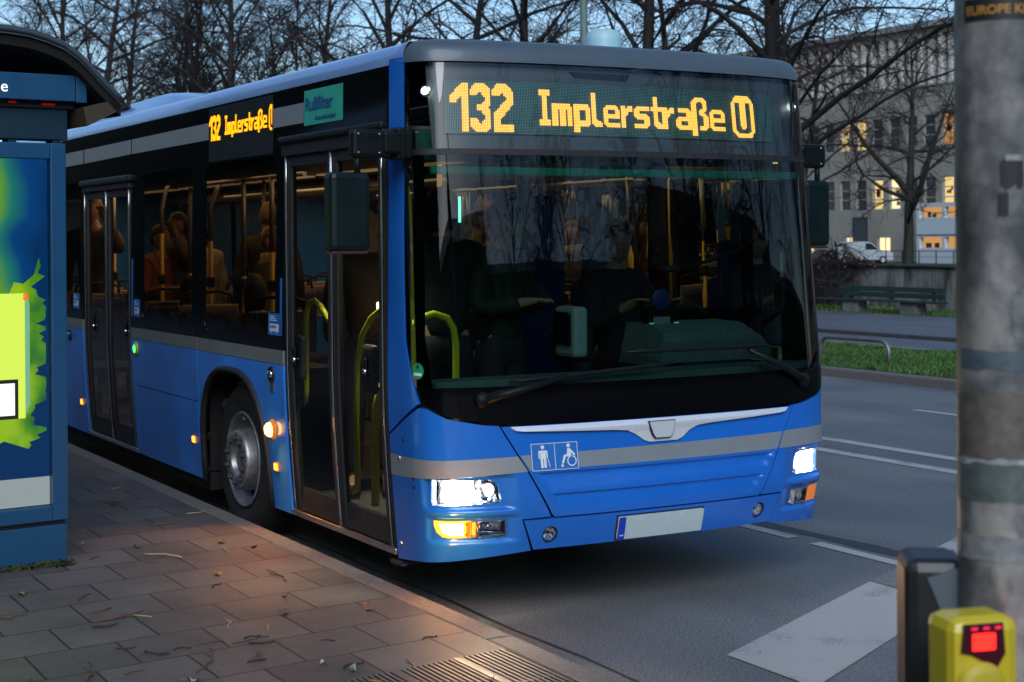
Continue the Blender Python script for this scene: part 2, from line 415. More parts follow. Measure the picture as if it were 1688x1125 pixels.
# --- blue corner panels, flap and bumper
PILL=[(-1.655,2.795),(-1.475,2.795),(-1.474,2.30),(-1.474,1.715),(-1.456,1.38),(-1.374,1.156),(-1.342,1.072),(-1.655,.905)]
breg('corner_pillar', PILL, M_BLUE, flange=.02)
breg('corner_pillar', mir(PILL), M_BLUE, flange=.02)
HL = [(-1.302,.705),(-1.0,.705),(-.965,.697),(-.946,.675),(-.940,.64),(-.934,.60),(-.940,.587),(-1.31,.575),(-1.318,.60)]
IL = [(-1.297,.502),(-.918,.502),(-.912,.43),(-1.20,.415),(-1.245,.422),(-1.278,.445),(-1.294,.475)]
def rdist(u,z,poly):
    if pip((u,z),poly): return 0
    d=9
    for i in range(len(poly)):
        a=poly[i];b=poly[(i+1)%len(poly)]
        vx,vz=b[0]-a[0],b[1]-a[1];t=max(0,min(1,((u-a[0])*vx+(z-a[1])*vz)/(vx*vx+vz*vz)))
        d=min(d,math.hypot(u-a[0]-vx*t,z-a[1]-vz*t))
    return d
def sm(t): t=max(0,min(1,t)); return t*t*(3-2*t)
HLr=rc(-1.33,-.86,.572,.712); ILr=rc(-1.31,-.84,.408,.508)
def dcorner(u,z):
    u=-abs(u)
    a=rdist(u,z,HLr); b=rdist(u,z,ILr)
    ra=1-sm(max(0,(u+.93))/.10); rb=1-sm(max(0,(u+.92))/.10)
    return -.022*(1-sm(a/.022))*ra -.018*(1-sm(b/.02))*rb
CORN=[(-1.655,.892),(-1.335,1.054),(-1.285,1.050),(-1.176,1.002),(-.996,.969),(-.925,.963),(-.80,.745),(-.672,.505),(-.832,.502),(-.770,.337),(-1.0,.318),(-1.35,.290),(-1.655,.262)]
for s in (-1,1):
    f=(lambda p:p) if s<0 else mir
    breg('bumper_corner', f(CORN), M_BLUE, holes=[f(HL),f(IL)], du=.022, dz=.018, disp=dcorner, flange=.035)
HOOD=[(-.913,.958),(-.790,.745),(-.664,.515),(-.650,.502)]
def dhood(u,z):
    m=1-sm((abs(u)-(.60+.30*(z-.50)/.45-.03))/.03)
    d=0
    for zc,h in ((.726,.14),(.618,.11)):
        t=zc-z
        if t>0: d-=.017*sm(t/.010)*(1-sm(t/h))
    return d*m
breg('front_flap', HOOD+mir(HOOD), M_BLUE, du=.035, dz=.006, disp=dhood)
FLAP=[(-.820,.493),(-.30,.490)]
breg('bumper_flap', [(-.820,.493),(.820,.493),(.771,.345),(.285,.342),(-.295,.342),(-.757,.340)], M_BLUE, du=.03, dz=.03,
     holes=[[( -.67+.045*math.cos(t*.4488),.410+.045*math.sin(t*.4488)) for t in range(14)],[( .67+.045*math.cos(t*.4488),.416+.045*math.sin(t*.4488)) for t in range(14)]], flange=.02)
# dark body behind the seams
breg('seam_backing', [(-1.64,.28),(-1.64,2.79),(-1.47,2.79),(-1.47,1.70),(-1.38,1.15),(-1.25,1.0),(-.9,.94),(.9,.94),(1.25,1.0),(1.38,1.15),(1.47,1.70),(1.47,2.79),(1.64,2.79),(1.64,.28),(.8,.36),(-.8,.36)], M_UNDER, off=-.03,
     holes=[rc(-1.335,-.925,.57,.71),rc(-1.31,-.90,.41,.51),rc(.925,1.335,.57,.71),rc(.90,1.31,.41,.51)], flange=0)
# silver stripe
ST=lambda a,b,c0,c1,d0,d1: [(a,c0),(b,c1),(b,d1),(a,d0)]
breg('silver_stripe', [(-1.655,.692),(-1.50,.697),(-1.25,.716),(-.93,.730),(-.79,.735),(-.815,.775),(-.838,.812),(-.93,.810),(-1.25,.803),(-1.50,.800),(-1.655,.800)], M_STRIPE, off=.0016, flange=0,du=.03,dz=.03)
breg('silver_stripe', mir([(-1.655,.735),(-1.50,.735),(-1.25,.738),(-.93,.740),(-.795,.740),(-.815,.785),(-.840,.832),(-.93,.832),(-1.25,.835),(-1.50,.840),(-1.655,.84)]), M_STRIPE, off=.0016, flange=0,du=.03,dz=.03)
breg('silver_stripe', [(-.780,.740),(.780,.740),(.805,.785),(.828,.828),(-.825,.815),(-.80,.775)], M_STRIPE, off=.0018, flange=0,du=.03,dz=.03)
# chrome trim with blank badge
TR=[(-.868,.957),(-.84,.938),(-.80,.932),(-.30,.912),(-.22,.905),(-.17,.885),(-.12,.850),(-.085,.838)]
breg('chrome_trim', [(-.868,.957)]+TR[1:]+[(-a,b) for a,b in TR[::-1]], mat('bright_trim',(.95,.97,1.),.24,.45), off=.010, du=.03, dz=.012, flange=.014, disp=lambda u,z: .010*math.sin(math.pi*max(0,min(1,(z-.90)/.055))))
BG=[(-.145,.940),(-.132,.915),(-.105,.870),(-.085,.857),(.055,.857),(.075,.870),(.10,.915),(.108,.940)]
BG=[(a*.62+(0),b) for a,b in BG]
BGk=[(a*1.09,.8985+(b-.8985)*1.10) for a,b in BG]
breg('badge_rim', BGk, mat('badge_rim_dark',(.03,.035,.04),.2,.6), off=.0225, du=.02,dz=.02)
breg('badge_plate', BG, mat('badge_silver',(.80,.84,.86),.3,.4), off=.027, du=.02,dz=.02)
# number plate, frame, blue strip with D
pf = breg('plate_frame', rrect(-.287,.267,.350,.479,.006), M_RUB, off=.006)
pl_= breg('licence_plate', rrect(-.280,.260,.356,.473,.008), M_PLATE, off=.016)
region('plate_strip', rrect(-.280,-.238,.356,.473,.004), mat('euro_blue',(.01,.05,.50),.4), pl_, off=.0175, flange=0)
p0=S(-.270,.375,.0185); text('plate_letter','D',.036,M_WHITE,frame(p0,S(-.24,.375)-S(-.27,.375),(0,0,1)),pl_)
# accessibility pictograms
def onS(u0,z0,du_,dz_,off): # local unit square -> surface
    return lambda p: (u0+p[0]*du_, z0+p[1]*dz_)
sb = breg('access_sign', rc(-.768,-.512,.735,.868), M_SIGNBLUE, off=.004, flange=.002)
def spoly(poly, name='pictogram'):
    region(name, [(-.768+p[0]*.256, .735+p[1]*.133) for p in poly], M_WHITE, sb, off=.0055, flange=0)
for a,b,c,d in ((0,1,0,.02),(0,1,.98,1),(0,.012,.02,.98),(.988,1,.02,.98),(.494,.506,.02,.98)): spoly(rc(a,b,c,d))
circ=lambda cx,cy,rx,ry,n=14,a0=0,a1=360: [(cx+rx*math.cos(R(a0+(a1-a0)*k/n)),cy+ry*math.sin(R(a0+(a1-a0)*k/n))) for k in range(n if a1-a0==360 else n+1)]
A=.133/.256
spoly(circ(.245,.86,.075*A,.075))
spoly([(.165,.74),(.325,.74),(.345,.70),(.345,.46),(.318,.46),(.318,.66),(.308,.66),(.308,.10),(.255,.10),(.255,.42),(.240,.42),(.240,.10),(.187,.10),(.187,.66),(.177,.66),(.177,.44),(.150,.44),(.150,.70)])
spoly([(.335,.44),(.347,.44),(.382,.12),(.368,.12)])
spoly(circ(.80,.87,.075*A,.075))
spoly([(.775,.77),(.83,.77),(.90,.62),(.94,.55),(.935,.48),(.90,.50),(.86,.60),(.85,.55),(.86,.48),(.73,.46),(.68,.22),(.635,.22),(.69,.52),(.76,.56)])
spoly(circ(.645,.14,.055*A,.055))
ring=[(.86+.20*A*math.cos(R(t)),.30+.20*math.sin(R(t))) for t in range(100,441,20)]
ring+= [(.86+.155*A*math.cos(R(t)),.30+.155*math.sin(R(t))) for t in range(440,99,-20)]
spoly(ring)
# lamps
def lampunit(s):
    f=(lambda p:p) if s<0 else mir
    hl = breg('headlight', f([(a*1.0,b) for a,b in HL]), G_LENS, off=-.030, flange=0)
    region('reflector', f(rc(-1.315,-.935,.576,.706)), M_REFL, hl, off=-.105, du=.03,dz=.03, disp=lambda u,z: .035*(abs(abs(u)-1.01)/.35)**2+.02*abs(z-.64)/.06, flange=0)
    region('housing', f(rc(-1.33,-.925,.57,.712)), M_PLAS, hl, off=-.125, flange=-.09)
    region('lit_bulb', f([(-1.165+.10*math.cos(R(t)),.640+.064*max(-.98,min(.98,math.sin(R(t))*1.25))) for t in range(0,360,15)]), M_HEAD, hl, off=-.052, flange=0)
    region('bowl', f([(-1.0+.045*math.cos(R(t)),.642+.052*math.sin(R(t))) for t in range(0,360,20)]), M_CHROME, hl, off=-.06, flange=.03, disp=lambda u,z:-.4*((abs(u)-1.0)**2+(z-.642)**2)*14)
    region('side_bowl', f([(-.99+.03*math.cos(R(t)),.650+.035*math.sin(R(t))) for t in range(0,360,30)]), mat('bulb_soft',(1,.85,.7),.3,emit=(1,.85,.7),es=3. if s<0 else 1.2), hl, off=-.055, flange=0)
    MB().ball(tuple(S(s*.985,.60,-.05)),.014).build('small_bulb', M_CHROME, hl)
    il = breg('indicator', f([(-1.297,.502),(-1.095,.502),(-1.095,.418),(-1.20,.415),(-1.245,.422),(-1.278,.445),(-1.294,.475)]), M_IND if s<0 else M_INDLENS, off=-.014, flange=.02)
    if s<0: region('hot_core', [(-1.262,.490),(-1.135,.492),(-1.130,.430),(-1.20,.428),(-1.245,.445)], emis('indicator_core',(1,.66,.25),7), il, off=-.0125, flange=0)
    if s<0: region('lens_edge', rc(-1.118,-1.097,.420,.500), M_INDLENS, il, off=-.012, flange=.01); [region('lens_screw', circ(-1.118,zz,.006,.006,8), mat('dark_orange',(.3,.04,0),.4), il, off=-.011, flange=0) for zz in (.435,.487)]
    fl = breg('fog_light', f([(-1.088,.502),(-.918,.502),(-.912,.43),(-1.088,.418)]), G_LENS, off=-.016, flange=0)
    region('reflector', f(rc(-1.088,-.915,.42,.50)), M_REFL, fl, off=-.07, du=.02,dz=.02, disp=lambda u,z:.03*(abs(abs(u)-1.0)/.08)**2, flange=-.05)
    MB().ball(tuple(S(s*1.0,.462,-.045)),.017).build('bulb', M_CHROME, fl)
    region('rim', f([(-1.092,.504),(-.914,.504),(-.908,.426),(-1.092,.416),(-1.092,.421),(-.914,.431),(-.919,.499),(-1.092,.499)]), M_SATIN, fl, off=-.008, flange=.008)
    # round lamp in the flap
    cz=.410 if s<0 else .416
    c=S(s*.67,cz,-.012); n=SN(s*.67,cz)
    if n.y>0: n=-n
    Mx=n.to_track_quat('Z','Y').to_matrix().to_4x4(); Mx.translation=c
    rl = bb(MB().lathe([(0,.006),(.02,.008),(.034,.006),(.036,0)],20,Mx),'round_lamp',G_LENS)
    mb=MB(); 
    for k in range(6):
        a0=R(60*k+5);a1=R(60*k+55)
        mb.add([Mx@Vector(q) for q in ((0,0,-.022),(.033*math.cos(a0),.033*math.sin(a0),-.004),(.033*math.cos((a0+a1)/2),.033*math.sin((a0+a1)/2),-.012),(.033*math.cos(a1),.033*math.sin(a1),-.004))],[(0,1,2),(0,2,3)])
    mb.build('reflector',M_CHROME,rl)
    MB().lathe([(.036,.004),(.041,.006),(.044,.002),(.044,-.03),(.036,-.03)],24,Mx).build('rim',M_RUB,rl)
for s in (-1,1): lampunit(s)
# small fittings on the kerb-side corner
mb=MB()
for u,z in ((-1.55,.787),(-1.60,.348)):
    p=S(u,z,.0); n=SN(u,z); Mx=n.to_track_quat('Z','Y').to_matrix().to_4x4(); Mx.translation=p
    mb.lathe([(.013,0),(.013,.004),(.008,.009),(0,.010)],12,Mx)
bb(mb,'bolt',M_SATIN)
for u,z in ((-1.50,.882),(-1.418,.698),(-1.424,.655)): breg('cover_plug',circ(u,z,.010,.010,12),M_RUB,off=.002,flange=.002)
tx=S(1.40,.87,.003); text('fleet_number','4',.09,mat('number_grey',(.25,.33,.45),.5),frame(tx,S(1.46,.87)-S(1.40,.87),(0,0,1)),bus).matrix_parent_inverse=Matrix.Translation(-BO)
# green sticker with a 4 inside the windscreen
gs=breg('emission_sticker', circ(-1.335,1.235,.040,.040,24), mat('sticker_bright_green',(.01,.30,.11),.5), off=.003, flange=0)
tp=S(-1.345,1.243,.005); text('sticker_digit','4',.042,M_RUB,frame(tp,S(-1.32,1.24)-S(-1.345,1.24),(0,0,1)),gs)
region('sticker_line',rc(-1.362,-1.306,1.212,1.226),M_WHITE,gs,off=.005,flange=0)
# top clearance lamps, vent slot
for s in (-1,1):
    p=S(s*1.29,2.622,-.03)
    o=bb(MB().lathe([(.0,.006),(.013,.004),(.018,0)],16,SN(s*1.29,2.62).to_track_quat('Z','Y').to_matrix().to_4x4().copy() if False else Matrix.Translation(p)@SN(s*1.29,2.62).to_track_quat('Z','Y').to_matrix().to_4x4()),'clearance_lamp',M_WLED)
    MB().lathe([(.019,.002),(.030,.006),(.034,-.004),(.030,-.01)],20,Matrix.Translation(p)@SN(s*1.29,2.62).to_track_quat('Z','Y').to_matrix().to_4x4()).build('lamp_rim',M_CHROME,o)
breg('vent_slot', [(-.436,2.738),(-.05,2.735),(-.07,2.705),(-.40,2.712)], M_FRIT, off=-.045)
# --- roof and cap: rings pulled inwards from the top edge
def ringpt(u, z, inn):
    p=S0(u,z); n=SN(u,z); n.z=0; n.normalize(); return p-n*inn
RP=[(0,2.765),(.004,2.80),(.016,2.835),(.040,2.862),(.080,2.880),(.16,2.893),(.30,2.905),(.50,2.918)]
def roofstrip(name,u0,u1,nu,m,last=True):
    vs=[];n=nu+1
    for inn,z in RP:
        for k in range(n):
            u=u0+(u1-u0)*k/nu
            p=ringpt(u,2.765,min(inn,.28)); x,y=p.x,p.y
            # bring inner rings towards the roof middle
            if inn>.28:
                t=(inn-.28); x=x*(1-t*.9)
                if abs(u)<UC: y=y+t*.9*max(0,1-abs(u)/UC)
            vs.append((x,y,z))
    fs=[]
    for i in range(len(RP)-1):
        for k in range(nu): fs.append((i*n+k,i*n+k+1,(i+1)*n+k+1,(i+1)*n+k))
    mb=MB().add(vs,fs,True); return mb
UE=uy(11.9)
bb(roofstrip('c',-1.475,1.475,70,M_CAP),'front_cap',M_CAP)
for s in (-1,1):
    us=[1.477,1.52,1.56,1.6,1.66,1.75,2,3,4,5,6,7,8,9,10,11,12,UE]
    vs=[];n=len(us)
    for inn,z in RP:
        for u in us:
            p=ringpt(s*u,2.765,min(inn,.28)); x=p.x
            if inn>.28: x=x*(1-(inn-.28)*.9)
            vs.append((x,p.y,z+(.012 if u<1.6 and inn<.05 else 0)))
    fs=[(i*n+k,i*n+k+1,(i+1)*n+k+1,(i+1)*n+k) for i in range(len(RP)-1) for k in range(n-1)]
    bb(MB().add(vs,[f[::-1] if s<0 else f for f in fs],True),'roof_edge',mat('roof_edge_sky_sheen',(.20,.36,.62),.20,.35,.7,noise_amt=.06,noise_scale=2))  # bus blue lightened, puts the reflected sky into the colour
bb(MB().add([(-.85,.55,2.9165),(.85,.55,2.9165),(.85,11.9,2.9165),(-.85,11.9,2.9165)],[(0,1,2,3)]),'roof_top',M_BLUE_S)
# sensor dome and small fin
bb(MB().lathe([(0,.165),(.07,.16),(.098,.145),(.105,.10),(.105,0)],28,Matrix.Translation((.31,1.0,2.92))),'roof_antenna_cap',mat('pale_teal_plastic',(.38,.62,.60),.4))
bb(MB().lathe([(0,.055),(.05,.05),(.085,.02),(.09,0)],20,Matrix.Translation((.97,.95,2.905))),'roof_beacon_base',mat('pale_plastic',(.6,.68,.7),.4))
# roof pod
pod=[(3.75,2.90),(4.3,2.93),(4.9,3.0),(5.3,3.03),(5.8,3.025),(10.5,3.06),(11.2,2.92)]
vs=[];fs=[];prof=[(-1.10,0),(-1.04,.75),(-.92,1.0),(-.6,1.08),(.6,1.08),(.92,1.0),(1.04,.75),(1.10,0)]
n=len(prof)
for y,h in pod:
    t=sm((y-3.7)/1.3)
    for x,k in prof: vs.append((x*(.75+.25*t),y,2.89+(h-2.89)*k))
for i in range(len(pod)-1):
    for k in range(n-1): fs.append((i*n+k,i*n+k+1,(i+1)*n+k+1,(i+1)*n+k))
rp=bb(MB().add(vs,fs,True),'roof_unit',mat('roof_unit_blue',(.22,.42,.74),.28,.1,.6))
mb=MB(); mb.box(-1.085,-1.06,5.9,9.5,2.955,2.985,.004); mb.build('roof_slot',M_RUB,rp)
# --- kerb side skin
ZL0,ZL1=.272,1.146
arch=[]
for k in range(25):
    t=math.pi*k/24; c,s_=math.cos(t),math.sin(t)
    arch.append((2.955-.625*math.copysign(abs(c)**.72,c), .272+.79*abs(s_)**.72))
sreg('side_panel', [(2.03,ZL1),(2.03,ZL0)]+arch+[(3.612,ZL0),(3.612,ZL1)], M_BLUE_S, dz=.06, du=.08)
sreg('side_panel', [(3.622,ZL0+.005),(3.652,ZL0+.005),(3.652,.802),(5.085,.802),(5.085,ZL0+.005),(5.195,ZL0+.005),(5.195,ZL1),(3.622,ZL1)], M_BLUE_S, dz=.06)
sf=sreg('service_flap', rrect(3.662,5.075,ZL0+.004,.794,.01), M_BLUE_S, off=.001, dz=.06)
arch2=[(a+5.875,b) for a,b in arch]
sreg('side_panel', [(6.62,ZL1),(6.62,ZL0)]+arch2+[(11.88,ZL0),(11.88,ZL1)], M_BLUE_S, dz=.06)
for a,b in ((2.03,3.612),(3.622,5.195),(6.62,11.88)): sreg('silver_stripe', rc(a,b,1.150,1.232), mat('side_stripe',(.17,.19,.19),.45,noise_amt=.08), off=.0005, dz=.05)
WZ0,WZ1=1.30,2.385
def clad(y0,y1,z0,wins,side=-1):
    sreg('window_surround', rc(y0,y1,z0,2.760), M_BLACK, side=side, holes=[rrect(a,b,c,d,.05) for a,b,c,d in wins], dz=.12, du=.1)
    for a,b,c,d in wins:
        sreg('window_glass', rrect(a,b,c,d,.05), G_SIDE, side=side, off=-.004, flange=0)
clad(2.03,3.612,1.236,[(2.15,3.47,WZ0,WZ1)])
clad(3.622,5.195,1.236,[(3.73,4.90,WZ0,WZ1)])
clad(6.62,11.88,1.236,[(6.70,7.95,WZ0,WZ1),(8.05,9.6,WZ0,WZ1),(9.7,11.4,WZ0,WZ1)])
sreg('door_header', rc(.60,2.02,2.475,2.760), M_BLACK, dz=.1)
sreg('door_header', rc(5.205,6.61,2.385,2.760), M_BLACK, dz=.1)
for a,b,t0,t1,b0,b1 in ((3.39,5.19,2.660,2.655,2.548,2.545),(5.21,6.6,2.655,2.650,2.545,2.535),(6.63,11.8,2.650,2.64,2.535,2.525),(1.72,2.20,2.665,2.665,2.55,2.55)):
    sreg('upper_stripe', [(a,b0),(b,b1),(b,t1),(a,t0)], M_STRIPE, off=.0012, flange=0)
# side route display
sd=sreg('side_display', rc(2.215,3.385,2.40,2.752), mat('side_display_black',(.03,.04,.045),.10,coat=.6), off=.002, flange=.002)
def fd2(c,r):
    y=3.375-(3.375-2.215)*c/200.5; return S(-uy(y), 2.700-.165*r/32, .0045)
dots(fd2, lambda c: c<200, .46).build('lit_dots', M_LEDS, sd)
# green sticker
st=sreg('filter_sticker', rc(1.160,1.710,2.530,2.728), M_TEAL, off=.003, flange=.001)
def sidetext(s,y,z,size,m,par,sx=1.,name='lettering',bold=0.): # text on the kerb side, reading towards the front
    p=S(-uy(y),z,.0055); a=S(-uy(y-.3),z)-S(-uy(y),z)
    return text(name,s,size,m,frame(p,a,(0,0,1)),par,sx,bold,ext=.0005)
sidetext('Rußfilter',1.69,2.612,.105,M_NAVY,st,1.07,bold=.0016)
sidetext('Busse sind sauber!',1.545,2.553,.038,M_NAVY,st,1.05,bold=.0005)
# blue info stickers with a little bus
def infosticker(y,z,w=.20,h=.13):
    o=sreg('info_sticker', rc(y-w/2,y+w/2,z-h/2,z+h/2), M_SIGNBLUE, off=.003, flange=.001)
    par=o
    def r(poly,m=M_WHITE): region('pictogram',[(-uy(y+w/2-p[0]*w),z-h/2+p[1]*h) for p in poly],m,par,off=.0045,flange=0)
    r([(.12,.18),(.88,.18),(.88,.52),(.12,.52)]); 
    for k in range(3): region('pictogram',[(-uy(y+w/2-p[0]*w),z-h/2+p[1]*h) for p in rc(.17+.18*k,.31+.18*k,.32,.46)],M_SIGNBLUE,par,off=.0055,flange=0)
    r(circ(.28,.17,.05,.08)); r(circ(.72,.17,.05,.08))
    for k in range(3): r(rc(.12,.75-.1*k,.66+.09*k,.70+.09*k))
infosticker(2.165,1.383); infosticker(5.03,1.383,.16); infosticker(6.83,1.383,.2)
sreg('side_label', rc(2.045,2.075,1.32,1.66), M_SIGNBLUE, off=.003, flange=.001)
sreg('side_label', rc(5.14,5.17,1.32,1.75), M_SIGNBLUE, off=.003, flange=.001)
# seams, arch lip
def archtube(arc,r,m):
    pts=[S(-uy(y),z,.004) for y,z in arc]; return bb(MB().tube(pts,r,8),'wheel_arch_lip',m)
archtube(arch,.022,M_RUB); archtube(arch2,.022,M_RUB)
# lights and fittings along the side
def sidelamp(y,z,w,h,m,name,d=.012):
    o=sreg(name, rrect(y-w/2,y+w/2,z-h/2,z+h/2,.008), m, off=d, flange=d)
    sreg_rim=region('lamp_base',[(-uy(p[0]),p[1]) for p in rrect(y-w/2-.012,y+w/2+.006,z-h/2-.006,z+h/2+.006,.01)],mat('lamp_base_orange',(.5,.07,.005),.35,emit=(1,.2,.02),es=.25),o,off=d*.5,flange=d*.5)
    return o
for y in (2.217,3.771,6.769): sidelamp(y,.530,.055,.042,M_AMB,'side_marker')
p=S(-uy(2.242),.752,.03); Mx=Matrix.Translation(p)@SN(-uy(2.242),.752).to_track_quat('Z','Y').to_matrix().to_4x4()
si=bb(MB().lathe([(0,.020),(.028,.016),(.040,.004),(.044,-.014)],24,Mx),'side_indicator',emis('side_indicator_glow',(1,.42,.06),10))
MB().lathe([(.046,-.010),(.056,-.018),(.062,-.030)],24,Mx).build('indicator_rim',M_INDLENS,si)
for y in (2.216,7.05):
    p=S(-uy(y),1.084,.004); Mx=Matrix.Translation(p)@SN(-uy(y),1.084).to_track_quat('Z','Y').to_matrix().to_4x4()
    lk=bb(MB().lathe([(.050,-.002),(.046,.008),(.036,.010),(.034,.002),(0,.0)],24,Mx),'door_valve',M_RUB)
    MB().lathe([(0,.022),(.018,.02),(.024,.004)],16,Mx).build('valve_knob',M_CHROME,lk)
sp=sreg('valve_plate', rc(2.185,2.245,.975,1.025), M_SATIN, off=.003, flange=.003)
p=S(-uy(5.049),1.077,.004); Mx=Matrix.Translation(p)@SN(-uy(5.0),1.077).to_track_quat('Z','Y').to_matrix().to_4x4()
bt=bb(MB().lathe([(.052,-.002),(.050,.010),(.036,.014),(.034,.010),(0,.010)],24,Mx),'door_button',mat('button_yellow',(.42,.5,.04),.4))
MB().lathe([(.030,.0145),(.026,.017),(0,.0165)],20,Mx).build('button_light',emis('button_green',(.05,1.,.15),2.2),bt)
# --- doors
def door(y0,y1,z0,z1,rails,knobs):
    ym=(y0+y1)/2; xo=-1.262
    def X(z): return -(1.275-.05*max(0,(1.15-z)/.85)**1.5)+.015
    root=bb(MB(),'door_frame_dummy',M_RUB) if False else None
    fr=MB()
    zs=[z0+(z1-z0)*k/10 for k in range(11)]
    def post(y,w,d=.05,m=None,out=0.):
        mb=MB()
        vs=[]
        for z in zs:
            x=X(z)-out
            vs+=[(x,y-w/2,z),(x,y+w/2,z),(x+d,y+w/2,z),(x+d,y-w/2,z)]
        fs=[]
        for i in range(10):
            for k in range(4): fs.append((i*4+k,i*4+(k+1)%4,(i+1)*4+(k+1)%4,(i+1)*4+k))
        fs+= [(3,2,1,0),(40,41,42,43)]
        return vs,fs
    fr.add(*post(y0+.02,.04)); fr.add(*post(y1-.02,.04)); fr.box(X(z1)-.02,X(z1)+.06,y0,y1,z1-.05,z1+.03,.006)
    frame_o=bb(fr,'door_frame',M_RUB)
    sill=bb(MB().box(X(z0)-.02,X(z0)+.10,y0-.01,y1+.01,z0-.012,z0+.022,.006),'door_sill',M_SATIN)
    for k in (0,1):
        a=y0+.045 if k==0 else ym+.006; b=ym-.006 if k==0 else y1-.045
        lf=MB(); lf.add(*post(a+.03,.06,.035)); lf.add(*post(b-.03,.06,.035))
        lf.box(X(z0)-.004,X(z0)+.03,a+.06,b-.06,z0+.03,z0+.16); lf.box(X(z1)+.0,X(z1)+.03,a+.06,b-.06,z1-.11,z1-.055)
        leaf=bb(lf,'door_leaf',M_RUB)
        gz=[z0+.16+(z1-.11-z0-.16)*i/8 for i in range(9)]
        vs=[];fs=[]
        for z in gz: vs+=[(X(z)+.012,a+.06,z),(X(z)+.012,b-.06,z)]
        for i in range(8): fs.append((2*i,2*i+2,2*i+3,2*i+1))
        MB().add(vs,fs,True).build('door_glass',G_DOOR,leaf)
        ed=MB()
        for yy in ((a+.001,) if k==0 else (b-.001,)):
            ed.tube([(X(z)-.006,yy,z) for z in zs],.006,6)
        ed.tube([(X(z)-.006,(b if k==0 else a),z) for z in zs],.005,6)
        ed.build('edge_strip',M_ALU,leaf)
    for pts,r in rails:
        bb(MB().tube(pts,r,10),'door_handrail',M_YEL)
    for y,z in knobs:
        k=bb(MB().box(-1.245,-1.20,y-.075,y+.075,z-.13,z+.13,.05),'door_handle_box',M_RUB)
        MB().box(-1.262,-1.244,y-.015,y+.020,z-.05,z+.06,.012).build('handle_slot',M_PLAS,k)
        MB().ball((-1.255,y+.0,z-.01),.016).build('lock_cylinder',M_CHROME,k)
def arcpts(c,r,a0,a1,n,x):
    return [(x,c[0]+r*math.cos(R(a0+(a1-a0)*k/n)),c[1]+r*math.sin(R(a0+(a1-a0)*k/n))) for k in range(n+1)]
r2=[(-1.17,1.27,.50),(-1.17,1.20,.545),(-1.17,1.20,.62),(-1.17,1.215,.9),(-1.16,1.215,1.20),(-1.15,1.17,1.36),(-1.13,1.09,1.46),(-1.11,.98,1.515),(-1.09,.86,1.525),(-1.07,.78,1.50)]
r1=[(-1.17,2.03,.90),(-1.17,1.94,.945),(-1.17,1.93,1.0),(-1.17,1.93,1.45),(-1.16,1.90,1.515),(-1.15,1.84,1.53),(-1.14,1.77,1.50),(-1.13,1.68,1.42)]
r3=[(-1.10,1.04,1.10),(-1.10,1.10,.96),(-1.10,1.12,.8),(-1.10,1.12,.44)]
door(.605,2.025,.285,2.42,[(r2,.017),(r1,.017),(r3,.024)],[(1.90,1.20),(.90,1.20)])
r4=[(-1.15,6.25,.5),(-1.15,6.2,.55),(-1.15,6.2,1.2)]; r5=[(-1.15,5.45,.45),(-1.15,5.5,.5),(-1.15,5.5,1.25)]; r6=[(-1.15,5.62,.45),(-1.15,5.62,1.25)]
door(5.205,6.61,.285,2.34,[(r4,.015),(r5,.015),(r6,.015)],[(6.35,1.2),(5.4,1.2)])
# door canopies
bb(MB().box(-1.30,-1.24,.60,2.04,2.44,2.485,.015),'door_gutter',M_PLAS)
bb(MB().box(-1.30,-1.24,5.17,6.63,2.335,2.39,.015),'door_gutter',M_PLAS)
bb(MB().box(-1.24,-1.12,.55,.64,.225,.25,.005).box(-1.24,-1.20,.50,.56,.232,.245,.004),'step_bracket',M_RUB)
# --- far side skin
sreg('side_panel', rc(.45+.0001,11.88,.272,1.146), M_BLUE_S, side=1, holes=[[(a,b if b>.273 else .30) for a,b in arch],[(a,b if b>.273 else .30) for a,b in arch2]], dz=.12)
sreg('silver_stripe', rc(.62,11.88,1.150,1.232), M_STRIPE, side=1, dz=.08)
wl=[(.56,.86,1.24,2.32),(.95,1.74,1.44,2.28),(1.95,3.5,WZ0,WZ1),(3.62,5.15,WZ0,WZ1),(5.27,6.8,WZ0,WZ1),(6.92,8.4,WZ0,WZ1),(8.52,10.0,WZ0,WZ1),(10.1,11.5,WZ0,WZ1)]
sreg('window_surround', rc(.50,11.88,1.236,2.760), M_BLACK, side=1, holes=[rrect(a,b,c,d,.04) for a,b,c,d in wl], dz=.12)
for a,b,c,d in wl: sreg('window_glass', rrect(a,b,c,d,.04), G_DOOR if a<1 else G_SIDE, side=1, off=-.004, flange=0)
bb(MB().box(-1.24,1.24,11.86,11.9,.3,2.78,.01),'rear_wall',M_BLUE_S)
# --- underbody with wheel bays left open
ub=MB()
ub.box(-1.0,1.0,.95,2.15,.24,.32); ub.box(-.78,.78,2.15,3.6,.20,.42); ub.box(-1.19,1.19,3.6,8.05,.20,.32); ub.box(-.78,.78,8.05,9.5,.20,.42); ub.box(-1.19,1.19,9.5,11.85,.22,.34)
bb(ub,'chassis',M_UNDER)
for y in (2.955,8.83):
    for s in (-1,1):
        wb=MB()
        wb.box(min(s*.78,s*.80),max(s*.78,s*.80),y-.70,y+.70,.25,1.10); wb.box(min(s*.78,s*1.20),max(s*.78,s*1.20),y-.66,y+.66,1.08,1.10)
        for e in (-.665,.645): wb.box(min(s*.78,s*1.19),max(s*.78,s*1.19),y+e,y+e+.02,.33,1.10)
        bb(wb,'wheel_housing',M_UNDER)
